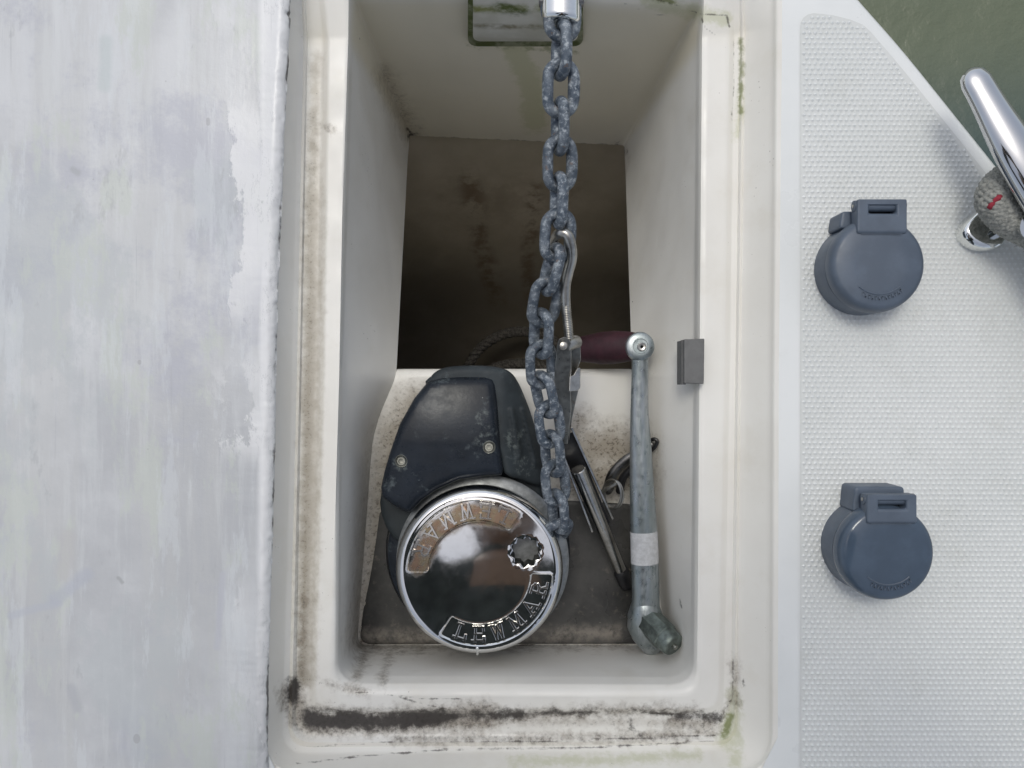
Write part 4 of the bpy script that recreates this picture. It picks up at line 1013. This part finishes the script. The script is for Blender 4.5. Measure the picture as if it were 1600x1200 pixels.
ml = thing('mooring_line', 'thick grey braided line with a red fleck wrapped round the cleat', 'rope', P(1570, 340, .02))
def braid(path, r, nst=12, pitch=.030, rs=None):
    """braided rope: strands winding both ways round a core"""
    pp_ = [Vector(p) for p in path]; n = len(pp_)
    L_ = [0]
    for i in range(1, n): L_.append(L_[-1]+(pp_[i]-pp_[i-1]).length)
    fr = []; nr = None
    for i in range(n):
        T = (pp_[min(i+1, n-1)]-pp_[max(i-1, 0)]).normalized()
        if nr is None: nr = Vector((0, 0, 1)) if abs(T.z) < .9 else Vector((1, 0, 0))
        nr = (nr-T*T.dot(nr)).normalized(); fr.append((T, nr.copy(), T.cross(nr)))
    core = MB(); tube(core, pp_, r*.86, 16)
    red = MB()
    for s in (1, -1):
        for k in range(nst):
            ln_ = []
            for i in range(n):
                a = 2*math.pi*k/nst+s*2*math.pi*L_[i]/pitch
                wv = math.cos(nst*a*1.0*s*0+ (L_[i]/pitch*2*math.pi*nst) + k*math.pi)*.07
                rr0 = r*(.93+s*wv*.9); ln_.append(pp_[i]+(fr[i][1]*math.cos(a)+fr[i][2]*math.sin(a))*rr0)
            tube(core, ln_, r*.17, 6)
            tgt = P(1548, 312, .045); near_ = [i for i, q in enumerate(ln_) if (q-tgt).length < .0062]
            if s == 1 and len(near_) > 4 and not red.v: tube(red, [pp_[i]+(ln_[i]-pp_[i])*1.02 for i in near_], r*.19, 6)
    return core, red
rp = catmull([P(1680, 250, .004), P(1640, 250, .020), P(1598, 272, .032), P(1566, 288, .036), P(1554, 312, .036), P(1572, 338, .035), P(1604, 356, .034), P(1655, 380, .03), P(1760, 420, .02)], 22)
core, red = braid(rp, .0118)
co_ = core.out('rope_cover', M['braid'], ml, ang=0); red.out('red_tracer', M['red'], ml, ang=0)
random.seed(3); mb = MB()
for k in range(150):        # frayed ends standing off the braid
    i = random.randrange(10, len(rp)-10); a_ = random.uniform(0, 6.28); T_ = (rp[i+1]-rp[i-1]).normalized(); u_ = T_.cross(Vector((0, 0, 1))).normalized(); v_ = T_.cross(u_)
    d_ = u_*math.cos(a_)+v_*math.sin(a_); p_ = rp[i]+d_*.0122; q_ = (d_*.6+T_*random.uniform(-1, 1)+u_*random.uniform(-.5, .5)).normalized()*random.uniform(.0015, .0045)
    tube(mb, [p_, p_+q_*.6, p_+q_+d_*.0004], .00013, 4)
mb.out('loose_fibres', M['braid'], ml, ang=0)

# ------------------------------------------------------------------ rope in the bottom of the well
wr = thing('coiled_rope', 'dark twisted rope coil lying deep in the locker well', 'rope', P(800, 560, -.72))
def laid(path, r, pitch=.03, ns=3):
    pp_ = [Vector(p) for p in path]; n = len(pp_); L_ = 0; m_ = MB(); fr = []; nr = Vector((0, 0, 1)); ls = [0]
    for i in range(1, n): ls.append(ls[-1]+(pp_[i]-pp_[i-1]).length)
    for i in range(n):
        T = (pp_[min(i+1, n-1)]-pp_[max(i-1, 0)]).normalized(); nr = (nr-T*T.dot(nr)).normalized(); fr.append((nr.copy(), T.cross(nr)))
    for k in range(ns):
        tube(m_, [pp_[i]+(fr[i][0]*math.cos(2*math.pi*(k/ns+ls[i]/pitch))+fr[i][1]*math.sin(2*math.pi*(k/ns+ls[i]/pitch)))*r*.55 for i in range(n)], r*.56, 8)
    return m_
for z, cx, cy, rx, ry, a0, a1 in ((-.70, 815, 600, 88, 82, 40, 190), (-.72, 812, 612, 72, 44, 20, 200), (-.74, 830, 640, 110, 70, 10, 180)):
    pl = [P(cx+rx*math.cos(math.radians(a)), cy-ry*math.sin(math.radians(a)), z) for a in [a0+(a1-a0)*i/90 for i in range(91)]]
    laid(pl, .0085).out('rope_turn', M['rope'], wr, ang=0)

# ------------------------------------------------------------------ the photographer, kneeling aft of the locker and leaning over it (seen mirrored in the chrome)
def remeshed(name, mb, vox, mat, par, smooth_it=4):
    o = mb.out(name, mat, par, ang=0)
    m_ = o.modifiers.new('skin', 'REMESH'); m_.mode = 'VOXEL'; m_.voxel_size = vox; m_.use_smooth_shade = True
    s_ = o.modifiers.new('soften', 'SMOOTH'); s_.factor = .5; s_.iterations = smooth_it
    return o
def ball(mb, c, rx, ry, rz, rot=None, n=20):
    c = Vector(c); vs = []; fs = []
    for i in range(n+1):
        th = math.pi*i/n
        for k in range(n*2):
            a = math.pi*k/n; q = Vector((rx*math.sin(th)*math.cos(a), ry*math.sin(th)*math.sin(a), rz*math.cos(th)))
            vs.append(c+(rot @ q if rot is not None else q))
    for i in range(n):
        for k in range(n*2): fs.append((i*2*n+k, i*2*n+(k+1) % (2*n), (i+1)*2*n+(k+1) % (2*n), (i+1)*2*n+k))
    return mb.add(vs, fs)
def limb(mb, pts, rs, n=18):
    pts = catmull(pts, 5); rr = catmull([Vector((r, 0, 0)) for r in rs], 5); tube(mb, pts, [r.x for r in rr], n, roundcap=True)
YO = .055
pn = thing('person', 'person in a dark jacket kneeling over the locker, mirrored in the chrome cap', 'person', (0, -.86, 0))
HC = Vector((0, -.285, .83)); hr = Matrix.Rotation(math.radians(-52), 3, 'X')      # head pitched down towards the locker
def hp_(x, y, z): return HC+hr @ Vector((x, y, z))
mb = MB()
ball(mb, HC, .076, .095, .112, hr); ball(mb, hp_(0, .035, -.055), .052, .055, .062, hr)           # skull, jaw; local +y is the face
ball(mb, hp_(0, .080, -.088), .026, .020, .020, hr); limb(mb, [hp_(0, .088, .022), hp_(0, .104, -.006), hp_(0, .116, -.026)], [.009, .011, .016])
for sx in (-1, 1):
    ball(mb, hp_(sx*.078, -.006, -.008), .010, .020, .032, hr); ball(mb, hp_(sx*.016, .096, -.030), .009, .011, .008, hr); ball(mb, hp_(sx*.034, .070, -.018), .026, .022, .022, hr)
    limb(mb, [hp_(sx*.012, .092, .034), hp_(sx*.032, .090, .038), hp_(sx*.052, .074, .032)], [.008, .010, .007])
limb(mb, [hp_(-.022, .088, -.060), hp_(0, .098, -.060), hp_(.022, .088, -.060)], [.006, .008, .006]); limb(mb, [hp_(-.019, .086, -.070), hp_(0, .095, -.071), hp_(.019, .086, -.070)], [.006, .009, .006])
limb(mb, [hp_(0, -.02, -.05), (0, -.38, .76), (0, -.46, .71)], [.058, .056, .070])
limb(mb, [(0, -.46, .70), (0, -.65, .58), (0, -.84, .44)], [.12, .115, .125]); limb(mb, [(-.15, -.46, .69), (.15, -.46, .69)], [.055, .055])
for sx in (-1, 1):
    limb(mb, [(sx*.17, -.45, .69), (sx*.245, -.33, .63), (sx*.285, -.23, .60), (sx*.20, -.135, .625), (sx*.118, -.052, .642)], [.050, .044, .040, .034, .026])
    # palm, four fingers closing round the phone's edge, thumb from the side of the palm
    ball(mb, (sx*.104, -.030, .646), .030, .036, .014, Matrix.Rotation(sx*.5, 3, 'Z'))
    for k in range(4):
        y0 = .000-.016*k; ln_ = (.9, 1, .96, .8)[k]
        limb(mb, [(sx*.108, y0-.006, .648), (sx*.100, y0+.006, .655), (sx*(.100-.026*ln_), y0+.010, .655), (sx*(.100-.044*ln_), y0+.008, .651)], [.0085, .0082, .0075, .0066], 10)
    limb(mb, [(sx*.112, -.050, .642), (sx*.098, -.058, .632), (sx*.080, -.050, .630), (sx*.064, -.040, .629)], [.012, .0105, .0095, .008], 10)
    limb(mb, [(sx*.10, -.84, .42), (sx*.14, -.73, .24), (sx*.16, -.63, .075)], [.085, .070, .052]); limb(mb, [(sx*.16, -.63, .07), (sx*.155, -.82, .065), (sx*.15, -1.02, .055)], [.050, .050, .036])
    limb(mb, [(sx*.15, -1.01, .055), (sx*.15, -1.09, .055), (sx*.15, -1.11, .02)], [.036, .040, .022])
remeshed('body', mb, .0045, M['skin'], pn, 3)
mb = MB()
limb(mb, [(0, -.43, .735), (0, -.50, .69), (0, -.66, .585), (0, -.86, .43)], [.10, .145, .150, .150]); limb(mb, [(-.17, -.46, .69), (0, -.44, .71), (.17, -.46, .69)], [.072, .085, .072]); limb(mb, [(-.07, -.55, .65), (-.07, -.80, .47)], [.13, .125]); limb(mb, [(.07, -.55, .65), (.07, -.80, .47)], [.13, .125])
limb(mb, [(-.055, -.405, .775), (0, -.425, .80), (.055, -.405, .775)], [.040, .045, .040])
for sx in (-1, 1): limb(mb, [(sx*.17, -.45, .69), (sx*.245, -.33, .635), (sx*.29, -.225, .605), (sx*.21, -.142, .626), (sx*.140, -.072, .640)], [.072, .064, .058, .050, .040])
remeshed('jacket', mb, .008, M['jacket'], pn)
mb = MB()
ball(mb, (0, -.88, .42), .165, .14, .14)
for sx in (-1, 1): limb(mb, [(sx*.09, -.86, .41), (sx*.14, -.73, .25), (sx*.16, -.63, .085)], [.108, .090, .070]); limb(mb, [(sx*.16, -.63, .075), (sx*.155, -.82, .075), (sx*.15, -.99, .06)], [.068, .066, .050])
remeshed('trousers', mb, .008, M['jeans'], pn)
for sx in (-1, 1):
    mb = MB(); limb(mb, [(sx*.15, -1.00, .055), (sx*.15, -1.09, .06), (sx*.15, -1.125, .028)], [.046, .050, .030]); ball(mb, (sx*.15, -1.06, .05), .045, .07, .05); remeshed('shoe', mb, .006, M['black'], pn)
mb = MB(); ball(mb, hp_(0, -.016, .020), .083, .094, .104, hr); ball(mb, hp_(0, -.045, -.015), .078, .068, .085, hr)
cutp = hp_(0, .058, .0); hn = hr @ Vector((0, 1, -.55)).normalized()
hv = [(v if (v-cutp).dot(hn) < 0 else v-hn*(v-cutp).dot(hn)) for v in mb.v]; mb.v = [v+Vector((mnoise.noise(v*45), mnoise.noise(v*45+Vector((3, 1, 2))), mnoise.noise(v*45+Vector((7, 1, 5)))))*.005 for v in hv]
remeshed('hair', mb, .005, M['hair'], pn, 1)
for sx in (-1, 1):
    mb = MB(); ball(mb, hp_(sx*.031, .083, .014), .0115, .0115, .0115, hr, 10); mb.out('eye', M['eye'], pn, ang=0)
ph = MB(); box(ph, (.0, -.012, .640), .158, .076, .009)
pho = ph.out('phone', M['glass'], None, loc=(0, -.012, .640), ang=30); bevel(pho, .003, 3); pho.location.y += YO; pn.location.y += YO; pho['label'] = 'dark phone held level in both hands above the locker'; pho['category'] = 'phone'
print('objects', len(bpy.data.objects))
for o in bpy.data.objects:
    if '_b' in o: del o['_b']
